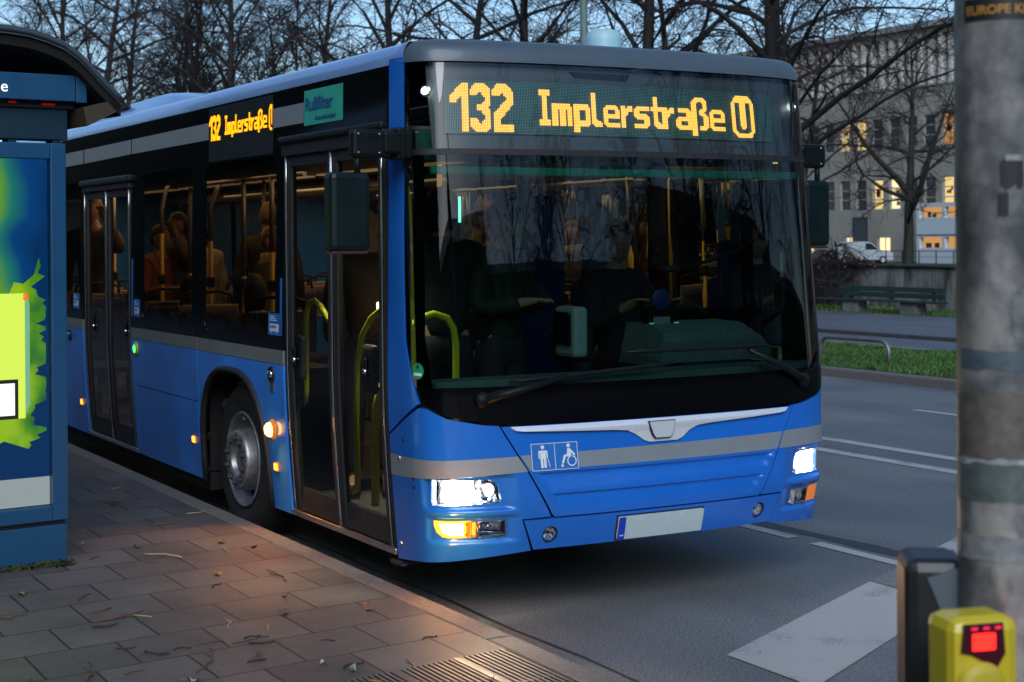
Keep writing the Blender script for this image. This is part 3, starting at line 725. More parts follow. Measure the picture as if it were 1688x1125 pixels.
# --- wheels
def wheel(x,y,s):
    Mx=Matrix.Translation((x,y,.485))@Matrix.Rotation(R(90)*s,4,'Y')
    w=bb(MB().lathe([(.30,-.26),(.40,-.27),(.455,-.24),(.484,-.21),(.486,-.10),(.480,-.05),(.46,-.015),(.42,.0),(.36,-.004),(.305,-.02)],48,Mx),'wheel',M_TYRE)
    MB().lathe([(.305,-.012),(.298,.000),(.290,-.006),(.283,-.05),(.270,-.10),(.20,-.115),(.198,-.03),(.192,.012),(.188,.030),(.178,.038),(.105,.038),(.098,.030),(.096,-.05),(0,-.05)],48,Mx).build('rim',M_WHEEL,w)
    mb=MB();hb=MB()
    for k in range(10):
        a=R(36*k)
        MB().lathe([(.0175,.037),(.0175,.052),(.010,.056),(.010,.066),(0,.067)],6,Mx@Matrix.Translation((.142*math.cos(a),.142*math.sin(a),0)),smooth=False).build('wheel_nut',mat('nut_steel',(.16,.16,.16),.45,.8),w)
        hb.lathe([(.026,.0395),(0,.0395)],12,Mx@Matrix.Translation((.142*math.cos(a),.142*math.sin(a),0)))
        hb.lathe([(.020,-.098),(0,-.098)],12,Mx@Matrix.Translation((.243*math.cos(a+.3),.243*math.sin(a+.3),0)))
    hb.build('rim_recess',M_RUB,w)
    MB().lathe([(.085,-.05),(.08,.0),(.06,.015),(.04,.018),(.035,.01),(0,.01)],24,Mx).build('hub',M_WHEEL,w)
for y in (2.96,8.835):
    for s in (-1,1): wheel(s*1.20,y,s)
# --- wipers
def wiper(a,b,c,d):   # pivot a, arm end b, blade c..d (u,z)
    A_,B_,C_,D_=[S(*p,.03) for p in (a,b,c,d)]
    A_=S(*a,.02)
    w=bb(MB().tube([A_,S((a[0]*.6+b[0]*.4),(a[1]*.6+b[1]*.4),.045),B_],[.026,.021,.012],8),'wiper',M_PLAS)
    MB().ball(tuple(A_),.042,14,8,(1,.7,1)).build('wiper_pivot',M_PLAS,w)
    n=10;pts=[S(c[0]+(d[0]-c[0])*k/n,c[1]+(d[1]-c[1])*k/n,.016) for k in range(n+1)]
    MB().tube(pts,[.006]+[.0125]*(n-1)+[.006],6).build('wiper_blade',M_PLAS,w)
    return w
wiper((-1.004,1.094),(-.56,1.195),(-.868,1.178),(.079,1.232))
wiper((.985,1.098),(.571,1.278),(-.216,1.300),(.735,1.297))
# --- mirrors
def mirror(s):
    y=.28 if s<0 else .42
    if s<0: arm=[(-1.25,.50,2.345),(-1.36,.36,2.345),(-1.45,.28,2.345)]; x0,x1=-1.725,-1.515; ax=-1.565
    else: arm=[(1.22,.40,2.355),(1.30,.42,2.355),(1.36,.42,2.355)]; x0,x1=1.265,1.455; ax=1.40
    m=MB()
    xa,xb=(-1.60,-1.42) if s<0 else (1.24,1.445)
    m.box(xa,xb,y-.03,y+.04,2.275,2.415,.022)
    if s<0:
        m.box(-1.43,-1.335,y-.02,y+.05,2.30,2.405,.012); m.box(-1.35,-1.30,y-.0,y+.12,2.27,2.43,.012); m.box(-1.36,-1.24,y+.05,y+.16,2.28,2.42,.012)
    else:
        m.box(1.19,1.27,y-.02,y+.05,2.30,2.41,.012)
    m.tube([(ax,y,2.30),(ax,y,2.18)],.016,10)
    ar=bb(m,'mirror',M_PLAS)
    MB().box(x0,x1,y-.055,y+.055,1.825,2.205,.028).build('mirror_housing',mat('mirror_shell',(.004,.012,.013),.40,spec=.22,noise_amt=.2),ar)
    MB().box(x0+.02,x1-.02,y+.052,y+.058,1.85,2.18,.002).build('mirror_glass',M_CHROME,ar)
    MB().box(x0+.015,x1-.015,y-.045,y+.045,1.812,1.828,.004).build('housing_base',mat('warm_brown_edge',(.05,.02,.01),.4),ar)
    mb=MB()
    for bx in (xa+.03,xb-.04):
        for bz in (2.30,2.39): mb.ball((bx,y-.03,bz),.006,8,6)
    mb.build('mirror_screw',M_SATIN,ar)
mirror(-1); mirror(1)
breg('red_marker',[(1.415,1.985),(1.430,1.985),(1.430,2.10),(1.415,2.10)],emis('red_strip',(1,.03,.03),1.),off=.003,flange=.002)
# --- interior
bb(MB().box(-1.2,1.2,.35,2.28,.325,.35).box(-.78,.78,2.28,3.62,.325,.35).box(-1.2,1.2,3.62,8.15,.325,.35).box(-.78,.78,8.15,9.5,.325,.35).box(-1.2,1.2,9.5,11.8,.325,.35),'floor',M_FLOOR)
bb(MB().box(-1.2,1.2,.55,11.8,2.44,2.46),'ceiling',M_CEIL)
bb(MB().box(-1.22,-1.0,2.1,11.7,2.30,2.43,.04).box(1.0,1.22,2.1,11.7,2.30,2.43,.04),'air_duct',M_CEIL)
for x in (-.55,.55):
    for k in range(5): bb(MB().box(x-.06,x+.06,2.3+k*1.9,3.9+k*1.9,2.425,2.438,.004),'ceiling_lamp',M_STRIPL)
bb(MB().box(-.45,-.05,.95,1.0,2.395,2.42,.004),'front_lamp',emis('front_lamp_glow',(1,.7,.4),1.2))
bb(MB().box(-.712,-.700,.86,.872,1.97,2.11,.003),'green_tube_lamp',emis('green_tube',(.15,1.,.62),3.))
bb(MB().box(-.84,-.66,1.63,1.67,1.475,1.52,.01),'reading_lamp',emis('reading_glow',(1,.72,.42),4.))
# interior A pillars and header
for s in (-1,1):
    pts=[S(s*(1.40+(.03 if z>1.3 else -.05)),z,-.07) for z in (1.1,1.4,1.8,2.3)]
    bb(MB().tube(pts,.030 if s<0 else .055,8),'inner_pillar',M_PLAS)
bb(MB().box(-1.15,1.15,.50,.60,2.28,2.44,.02),'inner_header',mat('header_teal',(.03,.14,.11),.4))
bb(MB().box(-1.15,1.15,.30,.34,2.205,2.245,.01),'sun_blind',mat('blind_green',(.02,.30,.20),.5,emit=(.02,.5,.3),es=.06))
# dashboard shelf and driver's desk
dv=[(-1.05,1.10),(-1.05,1.19),(1.10,1.19),(1.10,1.10)]
breg('dash_shelf',[(-1.25,1.155),(-1.25,1.185),(1.25,1.195),(1.25,1.155)],M_CABIN,off=-.05,flange=.30)
bb(MB().box(-1.10,1.12,.20,.55,1.05,1.165,.03),'dash_top',M_CABIN)
ds=MB()
vs=[];fs=[]
prof=[(.55,1.18),(.52,1.30),(.56,1.345),(.66,1.39),(.92,1.395),(.95,1.18)]
xs=[(.36,0.),(.40,1.),(1.02,1.),(1.10,.72),(1.14,.3)]
for x,k in xs:
    for y,z in prof: vs.append((x,y,1.16+(z-1.16)*(.25+.75*k) if k<1 else z))
n=len(prof)
for i in range(len(xs)-1):
    for k in range(n): fs.append((i*n+k,i*n+(k+1)%n,(i+1)*n+(k+1)%n,(i+1)*n+k))
fs+=[tuple(range(n)),tuple((len(xs)-1)*n+k for k in range(n))[::-1]]
bb(MB().add(vs,fs),'driver_desk',M_CABIN,fix=True)
# steering wheel
Mx=Matrix.Translation((.78,1.06,1.36))@Matrix.Rotation(R(-32),4,'X')
tor=[Mx@Vector((.225*math.cos(R(t)),.225*math.sin(R(t)),0)) for t in range(0,361,15)]
sw=bb(MB().tube(tor,.016,8,False),'steering_wheel',M_RUB)
MB().lathe([(0,.03),(.06,.02),(.08,-.03),(.05,-.2)],16,Mx).box(-.21,.21,-.02,.02,-.01,.01,M=Mx).build('wheel_hub',M_RUB,sw)
# ticket machine, printer, round sign
tm=MB().box(.05,.15,.93,1.15,1.20,1.49,.025); 
tk=bb(tm,'ticket_machine',mat('ticket_shell',(.40,.52,.52),.4))
MB().box(.03,.05,.95,1.13,1.27,1.46,.01).build('ticket_screen',M_BLACK,tk)
MB().box(.10,.30,1.1,1.3,1.16,1.36,.02).build('printer',M_RUB,tk)
MB().box(.145,.175,1.094,1.10,1.325,1.345).build('green_label',emis('dim_green',(.05,.6,.4),.5),tk)
MB().ball((.17,1.095,1.25),.006).build('red_dot',emis('dim_red',(1,.05,.02),2.),tk)
db=bb(MB().box(.42,.62,.72,.80,1.33,1.50,.012),'ticket_terminal',M_PLAS)
MB().box(.45,.56,.712,.72,1.37,1.43).build('terminal_screen',mat('lcd_grey',(.10,.13,.14),.3,emit=(.1,.16,.2),es=.15),db)
MB().lathe([(0,.004),(.055,.004),(.06,0)],24,Matrix.Translation((.50,.71,1.53))@Matrix.Rotation(R(90),4,'X')).build('round_sign',mat('round_blue',(.01,.04,.20),.4),db)
for bx,bz in ((.43,1.38),(.60,1.38)): MB().box(bx-.012,bx+.012,.70,.712,bz-.018,bz+.018).build('lit_key',emis('key_teal',(.1,.6,.5),.6),db)
# inner mirror and microphone
im=bb(MB().box(.90,1.12,.30,.36,1.86,2.20,.03),'inner_mirror',M_PLAS)
bb(MB().tube([(1.0,.5,1.86),(.96,.62,1.80),(.86,.78,1.735),(.72,.88,1.70)],.010,8).tube([(.74,.875,1.70),(.66,.90,1.695)],.020,8),'microphone',M_RUB)
bx=bb(MB().box(1.06,1.16,.34,.40,1.64,1.83,.015),'ticket_validator',M_PLAS)
MB().box(1.055,1.075,.332,.342,1.65,1.79,.003).build('paper_note',mat('note_pale',(.35,.48,.52),.6),bx)
bb(MB().box(1.10,1.18,.38,.46,1.47,1.62,.02),'radio_handset',M_RUB)
# cab partition, driver seat
bb(MB().box(.20,1.18,1.92,1.95,.36,1.30,.01),'cab_partition',mat('partition_blue',(.012,.035,.12),.35))
bb(MB().box(.20,.60,1.925,1.945,1.30,2.15,.008),'cab_screen',mat('screen_blue',(.012,.045,.16),.25))
bb(MB().box(.50,.98,1.30,1.75,.75,.90,.05).box(.52,.96,1.62,1.78,.88,1.62,.06).box(.60,.88,1.66,1.76,1.60,1.85,.04),'driver_seat',M_SEAT)
bb(MB().box(.25,1.15,.95,1.9,.35,.62,.02),'cab_floor',M_PLAS)
# handrails
def rail(pts,r,m,name='handrail'): return bb(MB().tube(pts,r,10),name,m)
rail([(-1.02,1.0,.40),(-1.02,1.0,1.20),(-1.01,1.0,1.31),(-.96,1.0,1.39),(-.88,1.0,1.455),(-.80,1.0,1.475),(-.72,1.0,1.45),(-.68,1.0,1.39),(-.665,1.0,1.31),(-.665,1.0,1.12),(-.665,1.0,.40)],.020,M_YEL)
rail([(-1.13,.64,.9),(-1.13,.64,1.8)],.014,M_YEL)
def pole(x,y,z0=.36,z1=2.42,split=1.9,bend=0):
    o=bb(MB().tube([(x,y,z0),(x,y,split)],.017,10),'grab_pole',M_YEL2)
    pts=[(x,y,split),(x,y,2.15),(x+bend*.4,y,2.33),(x+bend,y,z1)] if bend else [(x,y,split),(x,y,z1)]
    MB().tube(pts,.018,10).build('pole_upper',M_GREYPOLE,o)
    MB().box(x-.028,x+.028,y-.035,y+.035,1.52,1.60,.012).build('pole_button',M_RUB,o)
for x,y,sp,bn in ((-.62,5.26,1.88,.2),(-.62,4.50,1.62,0),(-.62,3.92,1.80,0),(-.60,5.84,1.62,.2),(-.6,6.6,1.95,.1),(.45,3.4,1.8,0),(.45,5.0,1.8,0),(.4,6.8,1.8,0),(-.45,2.4,1.7,0),(-.6,8.1,1.8,0),(.4,8.9,1.8,.0)): pole(x,y,split=sp,bend=bn)
rail([(-.62,3.3,2.33),(-.62,5.4,2.33)],.016,M_GREYPOLE); rail([(.45,3.3,2.30),(.45,8.,2.30)],.016,M_GREYPOLE)
rail([(-.05,1.55,.9),(-.05,1.55,1.55),(-.02,1.55,1.6),(.05,1.55,1.62),(.10,1.55,2.2)],.016,mat('dark_green_rail',(.02,.16,.06),.4))
rail([(.14,1.7,.9),(.14,1.7,2.3)],.016,mat('dark_green_rail'))
rail([(.30,3.1,.36),(.30,3.1,2.4)],.016,M_YEL2)
# passenger seats
def seat(x,y,rz=0,label=None):
    Mx=Matrix.Translation((x,y,.36))@Matrix.Rotation(rz,4,'Z')
    o=bb(MB().box(-.22,.22,-.22,.22,.38,.47,.04,Mx).box(-.22,.22,.17,.25,.45,1.02,.05,Mx),'passenger_seat',M_SEAT)
    MB().box(-.235,.235,.245,.275,.36,1.06,.05,Mx).box(-.05,.05,-.05,.1,0,.38,.01,Mx).build('seat_back',M_SHELL,o)
    MB().tube([Mx@Vector(q) for q in ((-.2,.26,1.03),(-.19,.27,1.12),(-.1,.28,1.15),(.1,.28,1.15),(.19,.27,1.12),(.2,.26,1.03))],.013,8).build('grab_handle',M_RUB,o)
for y in (3.3,4.15,5.0): seat(-.93,y,math.pi if y<3.5 else 0)
for y in (7.2,8.0,8.9,9.8): seat(-.93,y); seat(-.45,y)
for y in (2.5,3.3,4.1,4.9,5.7,7.2,8.0,8.9,9.8): seat(.93,y); 
for y in (3.3,4.1,7.2,8.0,8.9): seat(.48,y)
# ------------------------------------------------------------------ PEOPLE (in the bus)
SKIN=[mat('skin_warm',(.42,.24,.16),.55,noise_amt=.08,noise_scale=25),mat('skin_brown',(.20,.105,.06),.55,noise_amt=.08,noise_scale=25)]
def skinmesh(verts, edges, radii, root=0, sub=2):
    me=bpy.data.meshes.new('tmp'); me.from_pydata(verts,edges,[]); o=bpy.data.objects.new('tmp',me); COL.objects.link(o)
    m=o.modifiers.new('s','SKIN'); m.use_smooth_shade=True
    for i,r in enumerate(radii):
        me.skin_vertices[0].data[i].radius=(r if hasattr(r,'__len__') else (r,r)); me.skin_vertices[0].data[i].use_root=(i==root)
    s=o.modifiers.new('u','SUBSURF'); s.levels=sub; s.render_levels=sub
    bpy.context.view_layer.update()
    out=bpy.data.meshes.new_from_object(o.evaluated_get(bpy.context.evaluated_depsgraph_get()))
    bpy.data.objects.remove(o); bpy.data.meshes.remove(me); return out
class Sk:
    def __init__(s): s.v=[];s.e=[];s.r=[]
    def add(s,p,r,par=None):
        s.v.append(tuple(p)); s.r.append(r); i=len(s.v)-1
        if par is not None: s.e.append((par,i))
        return i
def headmesh(c, yaw, pitch, female=False):
    # front of the face looks along local -y
    n,m=28,22; vs=[];fs=[]
    for i in range(m+1):
        th=math.pi*i/m
        for k in range(n):
            a=2*math.pi*k/n
            x=math.sin(th)*math.cos(a); y=math.sin(th)*math.sin(a); z=math.cos(th)
            px,py,pz=x*.074,y*.096,z*.118
            f=max(0,-y)
            if z<0: px*=1-.30*(-z)**1.3; py*=1-.12*(-z); 
            if z<-.3 and y>0: py*=.72
            # brow, eye sockets, nose, mouth, chin
            py-= f*.006*math.exp(-((z-.18)/.10)**2)*(1 if abs(x)<.6 else .3)
            for sx in (-.42,.42): py+= f*.013*math.exp(-((x-sx)/.17)**2-((z-.02)/.10)**2)
            py-= f*.027*math.exp(-(x/.13)**2)*max(0,1-abs((z+.22)/.26))**.8
            py-= f*.007*math.exp(-(x/.30)**2-((z+.55)/.06)**2)
            py+= f*.005*math.exp(-(x/.35)**2-((z+.63)/.03)**2)
            py-= f*.008*math.exp(-(x/.3)**2-((z+.88)/.12)**2)
            vs.append((px,py,pz))
    for i in range(m):
        for k in range(n): fs.append((i*n+k,(i+1)*n+k,(i+1)*n+(k+1)%n,i*n+(k+1)%n))
    M=Matrix.Translation(c)@Matrix.Rotation(yaw,4,'Z')@Matrix.Rotation(pitch,4,'X')
    return [M@Vector(v) for v in vs],fs,M
def person(label, loc, rz=0., sit=False, jacket=(.03,.03,.035), trouser=(.02,.02,.03), skin=0, hair=(.02,.012,.008), hairlen=.0, hat=None, headyaw=0., headpitch=0., arms='down', phone=False, hood=False, h=1.0, group=None, scarf=None):
    root=empty('person',loc,rz,label,'person',group)
    hip=.93 if not sit else .50
    T=lambda x,y,z: (x*h,y*h,z*h)
    pel=T(0,0,hip); lean=.0 if not sit else .03
    chest=T(0,-.01+lean,hip+.38); sh=T(0,.0+lean,hip+.50); nk=T(0,-.015+lean,hip+.575); hd=T(0,-.03+lean+(.05 if headpitch<0 else 0)*-1,hip+.70)
    b=Sk(); p=b.add(pel,(.115,.10)); w=b.add(T(0,0,hip+.16),(.115,.085),p); c=b.add(chest,(.15,.10),w); s_=b.add(sh,(.085,.07),c); n1=b.add(nk,.052,s_); n2=b.add((hd[0],hd[1]+.01,hd[2]-.05),.050,n1)
    hands=[]
    for sx in (-1,1):
        if arms=='down': el=T(sx*.235,.03,hip+.20); wr=T(sx*.225,-.06,hip-.04)
        elif arms=='phone': el=T(sx*.235,-.03,hip+.20); wr=T(sx*.07,-.26,hip+.24)
        elif arms=='lap': el=T(sx*.23,-.02,hip+.20); wr=T(sx*.09,-.24,hip+.10)
        elif arms=='up': el=T(sx*.24,-.12,hip+.36) if sx>0 else T(sx*.235,.02,hip+.2); wr=T(sx*.16,-.22,hip+.62) if sx>0 else T(sx*.2,-.1,hip+.0)
        elif arms=='wheel': el=T(sx*.26,-.12,hip+.22); wr=T(sx*.17,-.36,hip+.34)
        a=b.add(T(sx*.165,.0+lean,hip+.475),.062,s_); e=b.add(el,.045,a); wv=b.add(wr,.030,e)
        d=(Vector(wr)-Vector(el)).normalized(); side=Vector((sx,0,0)); side=(side-d*side.dot(d)).normalized(); up=d.cross(side)
        palm=Vector(wr)+d*.055; pv=b.add(palm,(.036,.018),wv)
        for k in range(4):
            o=side*(.027-.018*k); ln=(.062,.078,.072,.055)[k]
            k1=palm+d*.035+o; curl=-up*(sx)*.0
            f1=b.add(k1,.0095,pv); bend=Vector((-sx*.4,-.2,-.5)).normalized()*.35
            k2=k1+(d+bend*.8).normalized()*ln*.55; k3=k2+(d+bend*2.6).normalized()*ln*.45
            f2=b.add(k2,.0085,f1); b.add(k3,.0075,f2)
        t1=b.add(palm-side*.0-d*.015+side*-.03,.011,pv); b.add(palm+d*.03-side*.048,.009,t1)
        hands.append((palm,d))
    for sx in (-1,1):
        if sit: kn=T(sx*.11,-.44,hip+.02); an=T(sx*.11,-.40,.09); toe=T(sx*.12,-.54,.05)
        else: kn=T(sx*.095,-.02,.50); an=T(sx*.10,.01,.09); toe=T(sx*.12,-.15,.04)
        a=b.add(T(sx*.09,0,hip-.03),.085,p); k=b.add(kn,.058,a); q=b.add(an,.038,k); b.add(toe,.035,q)
    body=skinmesh(b.v,b.e,b.r)
    vs,fs,HM=headmesh(hd,headyaw,headpitch)
    bm=bmesh.new(); bm.from_mesh(body); o=len(bm.verts)
    bv=[bm.verts.new(v) for v in vs]
    for f in fs:
        try: fc=bm.faces.new([bv[i] for i in f]); fc.smooth=True
        except Exception: pass
    for sx in (-1,1):   # ears
        r=bmesh.ops.create_uvsphere(bm,u_segments=8,v_segments=6,radius=1)
        for v in r['verts']: v.co=HM@Vector((sx*.073+v.co.x*.008,v.co.y*.018+.008,v.co.z*.030-.005))
    bm.to_mesh(body); bm.free(); body.materials.clear(); body.materials.append(SKIN[skin]); body.name='body'
    link(bpy.data.objects.new('body',body),root)
    # trousers
    t=Sk(); p=t.add(T(0,0,hip-.01),(.128,.115)); t.add(T(0,0,hip+.10),(.125,.105),p)
    for sx in (-1,1):
        if sit: pts=[(T(sx*.10,-.04,hip),.098),(T(sx*.11,-.22,hip+.01),.085),(T(sx*.11,-.44,hip+.02),.070),(T(sx*.11,-.42,.30),.060),(T(sx*.11,-.40,.10),.055)]
        else: pts=[(T(sx*.09,0,hip-.08),.098),(T(sx*.095,-.02,.50),.070),(T(sx*.10,.01,.12),.055)]
        pr=p
        for q,r in pts: pr=t.add(q,r,pr)
    tm=skinmesh(t.v,t.e,t.r); tm.materials.append(mat('cloth_%02d%02d%02d'%tuple(int(c_*99) for c_ in trouser),trouser,.85,noise_amt=.25,noise_scale=30)); 
    link(bpy.data.objects.new('trousers',tm),root)
    # shoes
    mb=MB()
    for sx in (-1,1):
        x,y=(sx*.115,-.47) if sit else (sx*.11,-.06)
        mb.box((x-.048)*h,(x+.048)*h,(y-.14)*h,(y+.12)*h,.0,.075,.03)
    mb.build('shoes',M_RUB,root)
    # jacket
    j=Sk(); p=j.add(T(0,0,hip-.06),(.152,.125)); w=j.add(T(0,0,hip+.16),(.155,.120),p); c=j.add((chest[0],chest[1],chest[2]),(.185,.130),w); s_=j.add(sh,(.115,.095),c); j.add((nk[0],nk[1]+.005,nk[2]),.073,s_)
    for sx in (-1,1):
        i0=len(b.v)
    # arm points again from the body skeleton
    idx=[i for i,r in enumerate(b.r) if r==.062]
    for i in idx:
        a=j.add(b.v[i],.085,s_); e=j.add(b.v[i+1],.064,a); w_=Vector(b.v[i+2]); j.add(tuple(w_-(w_-Vector(b.v[i+1])).normalized()*.015),.047,e)
    jm=skinmesh(j.v,j.e,j.r)
    for v in jm.vertices:   # folds
        nn=noise.noise(Vector(v.co)*16+Vector(loc))*.010+noise.noise(Vector(v.co)*34)*.004
        v.co+=v.normal*nn
    jm.materials.append(mat('cloth_%02d%02d%02d'%tuple(int(c_*99) for c_ in jacket),jacket,.8,noise_amt=.25,noise_scale=30))
    link(bpy.data.objects.new('jacket',jm),root)
    # hair: shell over the skull
    def shell(sc_,keep,m,name,drop=0.):
        vs2,fs2,_=headmesh((0,0,0),0,0)
        sel=[]
        pts=[]
        for v in vs2:
            q=Vector((v.x*sc_,v.y*sc_+.004,v.z*sc_+.004)); 
            if drop and q.z<0 and q.y>-.02: q.z=q.z-drop*min(1,-q.z/.08); q.x*=1.02; 
            q+=Vector(v).normalized()*noise.noise(Vector(v)*60)*.006
            pts.append(HM@q)
        for f in fs2:
            if all(keep(vs2[i]) for i in f): sel.append(f)
        mb=MB().add(pts,sel,True); me=mb.mesh(name,m)
        bm=bmesh.new(); bm.from_mesh(me); bmesh.ops.delete(bm,geom=[v for v in bm.verts if not v.link_faces],context='VERTS'); bm.to_mesh(me); bm.free()
        return link(bpy.data.objects.new(name,me),root)
    hm=mat('hair_%02d%02d'%(int(hair[0]*99),int(hair[1]*99)),hair,.5,noise_amt=.4,noise_scale=80,bump=.4,bump_scale=200)
    shell(1.10, lambda v: (v.z>.045 or (v.y>.005 and v.z>(-.06 if not hairlen else -.2))) and not (v.y<-.055 and v.z<.07), hm,'hair',hairlen)
    if hat: 
        ho=shell(1.17, lambda v: v.z>.028, mat('hat_%02d%02d'%(int(hat[0]*99),int(hat[1]*99)),hat,.9,noise_amt=.3,noise_scale=60),'hat')
    if hood:
        shell(1.30, lambda v: v.y>-.03 , mat('hood_dark',jacket,.85),'hood')
    if scarf:
        Mx=Matrix.Translation((nk[0],nk[1]-.005,nk[2]-.01))
        MB().lathe([(.07,-.05),(.10,-.03),(.105,.0),(.095,.035),(.075,.045)],20,Mx).build('scarf',mat('scarf_knit',scarf,.9,bump=.5,bump_scale=90),root)
    if phone:
        pm=(hands[0][0]+hands[1][0])/2+Vector((0,-.035,.03))
        ph=MB().box(-.036,.036,-.005,.005,-.072,.072,.004,Matrix.Translation(pm)@Matrix.Rotation(R(-40),4,'X')).build('mobile_phone',M_RUB)
        ph.matrix_world=Matrix.Translation(loc)@Matrix.Rotation(rz,4,'Z')
        tag(ph,'dark mobile phone held by the passenger looking down behind the windscreen','phone')
    return root
F=.35
person('dark-haired figure in dark hooded coat standing inside the front door with back turned', (-.56,1.35,F), R(165), jacket=(.006,.009,.009), trouser=(.015,.015,.02), hood=True, hair=(.01,.04,.035), h=1.03)
person('standing passenger in dark green jacket with head bowed over a phone behind the windscreen', (-.20,1.35,F), R(20), jacket=(.010,.026,.017), hair=(.012,.008,.006), hat=(.012,.014,.018), headpitch=R(28), headyaw=R(10), arms='phone', phone=True, h=1.0)
person('passenger in brown padded jacket standing just behind the front door', (-.72,2.02,F), R(-25), jacket=(.055,.037,.022), hair=(.05,.025,.012), hairlen=.06, headyaw=R(-20), arms='down', h=1.0)
person('bus driver in dark uniform seated behind the steering wheel', (.73,1.52,F+.28), 0, sit=True, jacket=(.012,.016,.03), hair=(.04,.03,.02), arms='wheel')
person('dark-haired passenger in olive padded coat seated at the window beside the front wheel', (-.90,3.52,F), R(180), sit=True, jacket=(.11,.085,.03), hair=(.035,.016,.008), hairlen=.10, headyaw=R(-20), arms='lap', h=.98)
person('short-haired man in black jacket standing in the aisle with back to the window', (.10,5.9,F), R(150), jacket=(.025,.024,.022), hair=(.14,.085,.04), headyaw=R(10), h=1.06)
person('small face above a pale collar seen between the grab poles', (-.15,5.2,F), R(60), jacket=(.10,.08,.06), hair=(.09,.05,.02), scarf=(.5,.42,.32), headyaw=R(-30), h=.93)
person('seated passenger in dark brimmed cap and knitted scarf beside the mid door', (-.86,5.02,F), R(10), sit=True, jacket=(.02,.018,.02), hat=(.010,.008,.008), skin=1, scarf=(.26,.22,.17), arms='lap', headyaw=R(-35), h=.94)
person('passenger in a cream jacket standing beside a yellow grab pole', (.05,7.5,F), R(200), jacket=(.48,.42,.33), hair=(.03,.02,.01), h=.98)
person('standing passenger in grey-brown coat turned sideways in the middle of the bus', (-.25,7.2,F), R(-60), jacket=(.11,.08,.055), skin=1, hair=(.012,.008,.006), headyaw=R(-20), arms='up', h=1.02)
person('bald man in dark jacket standing by the mid door next to the shelter', (-.80,8.05,F), R(-30), jacket=(.05,.04,.03), hair=(.22,.14,.09), headyaw=R(-25), arms='up', h=1.12)
person('passenger in rust-coloured jacket standing behind the mid door glass', (-.45,7.2,F), R(30), jacket=(.30,.09,.04), hair=(.10,.05,.02), arms='phone', h=.95)
# ------------------------------------------------------------------ SETTING
def sheetmat(name, fn):
    m=bpy.data.materials.new(name); m.use_nodes=True; fn(m.node_tree, m.node_tree.nodes['Principled BSDF']); return m
def asphalt(base, patch=.25, rough=.75):
    def f(nt,b):
        tc=_n(nt,'ShaderNodeTexCoord')
        n1=_n(nt,'ShaderNodeTexNoise'); n1.inputs['Scale'].default_value=80; n1.inputs['Detail'].default_value=3; n1.inputs['Roughness'].default_value=.75
        n2=_n(nt,'ShaderNodeTexNoise'); n2.inputs['Scale'].default_value=.55; n2.inputs['Detail'].default_value=7
        n3=_n(nt,'ShaderNodeTexVoronoi'); n3.inputs['Scale'].default_value=95
        mp=_n(nt,'ShaderNodeMapping'); mp.inputs['Scale'].default_value=(1,.12,1)
        n4=_n(nt,'ShaderNodeTexNoise'); n4.inputs['Scale'].default_value=1.6; n4.inputs['Detail'].default_value=4
        for n in (n1,n2,n3): nt.links.new(tc.outputs['Object'],n.inputs['Vector'])
        nt.links.new(tc.outputs['Object'],mp.inputs[0]); nt.links.new(mp.outputs[0],n4.inputs['Vector'])
        def mr(src,a,b_,lo=.3,hi=.7):
            r=_n(nt,'ShaderNodeMapRange'); r.inputs[1].default_value=lo; r.inputs[2].default_value=hi; r.inputs[3].default_value=a; r.inputs[4].default_value=b_; nt.links.new(src,r.inputs[0]); return r.outputs[0]
        a=mr(n1.outputs['Fac'],.15,1.95); c=mr(n2.outputs['Fac'],1-patch,1+patch); d=mr(n4.outputs['Fac'],.85,1.15); g=mr(n3.outputs['Distance'],1.5,.8,.0,.25)
        def mul(x,y):
            q=_n(nt,'ShaderNodeMath',operation='MULTIPLY'); nt.links.new(x,q.inputs[0]); nt.links.new(y,q.inputs[1]); return q.outputs[0]
        v=mul(mul(a,c),mul(d,g))
        s=_n(nt,'ShaderNodeVectorMath',operation='SCALE'); s.inputs[0].default_value=base; nt.links.new(v,s.inputs['Scale']); nt.links.new(s.outputs[0],b.inputs['Base Color'])
        nt.links.new(mr(n2.outputs['Fac'],rough-.16,rough+.08),b.inputs['Roughness'])
        bp=_n(nt,'ShaderNodeBump'); bp.inputs['Strength'].default_value=.5; bp.inputs['Distance'].default_value=.006; nt.links.new(n1.outputs['Fac'],bp.inputs['Height']); nt.links.new(bp.outputs[0],b.inputs['Normal'])
    return f
M_ASPH=sheetmat('asphalt',asphalt((.150,.166,.172),.26,.62))
M_ASPH2=sheetmat('far_asphalt',asphalt((.12,.128,.14),.2,.55))
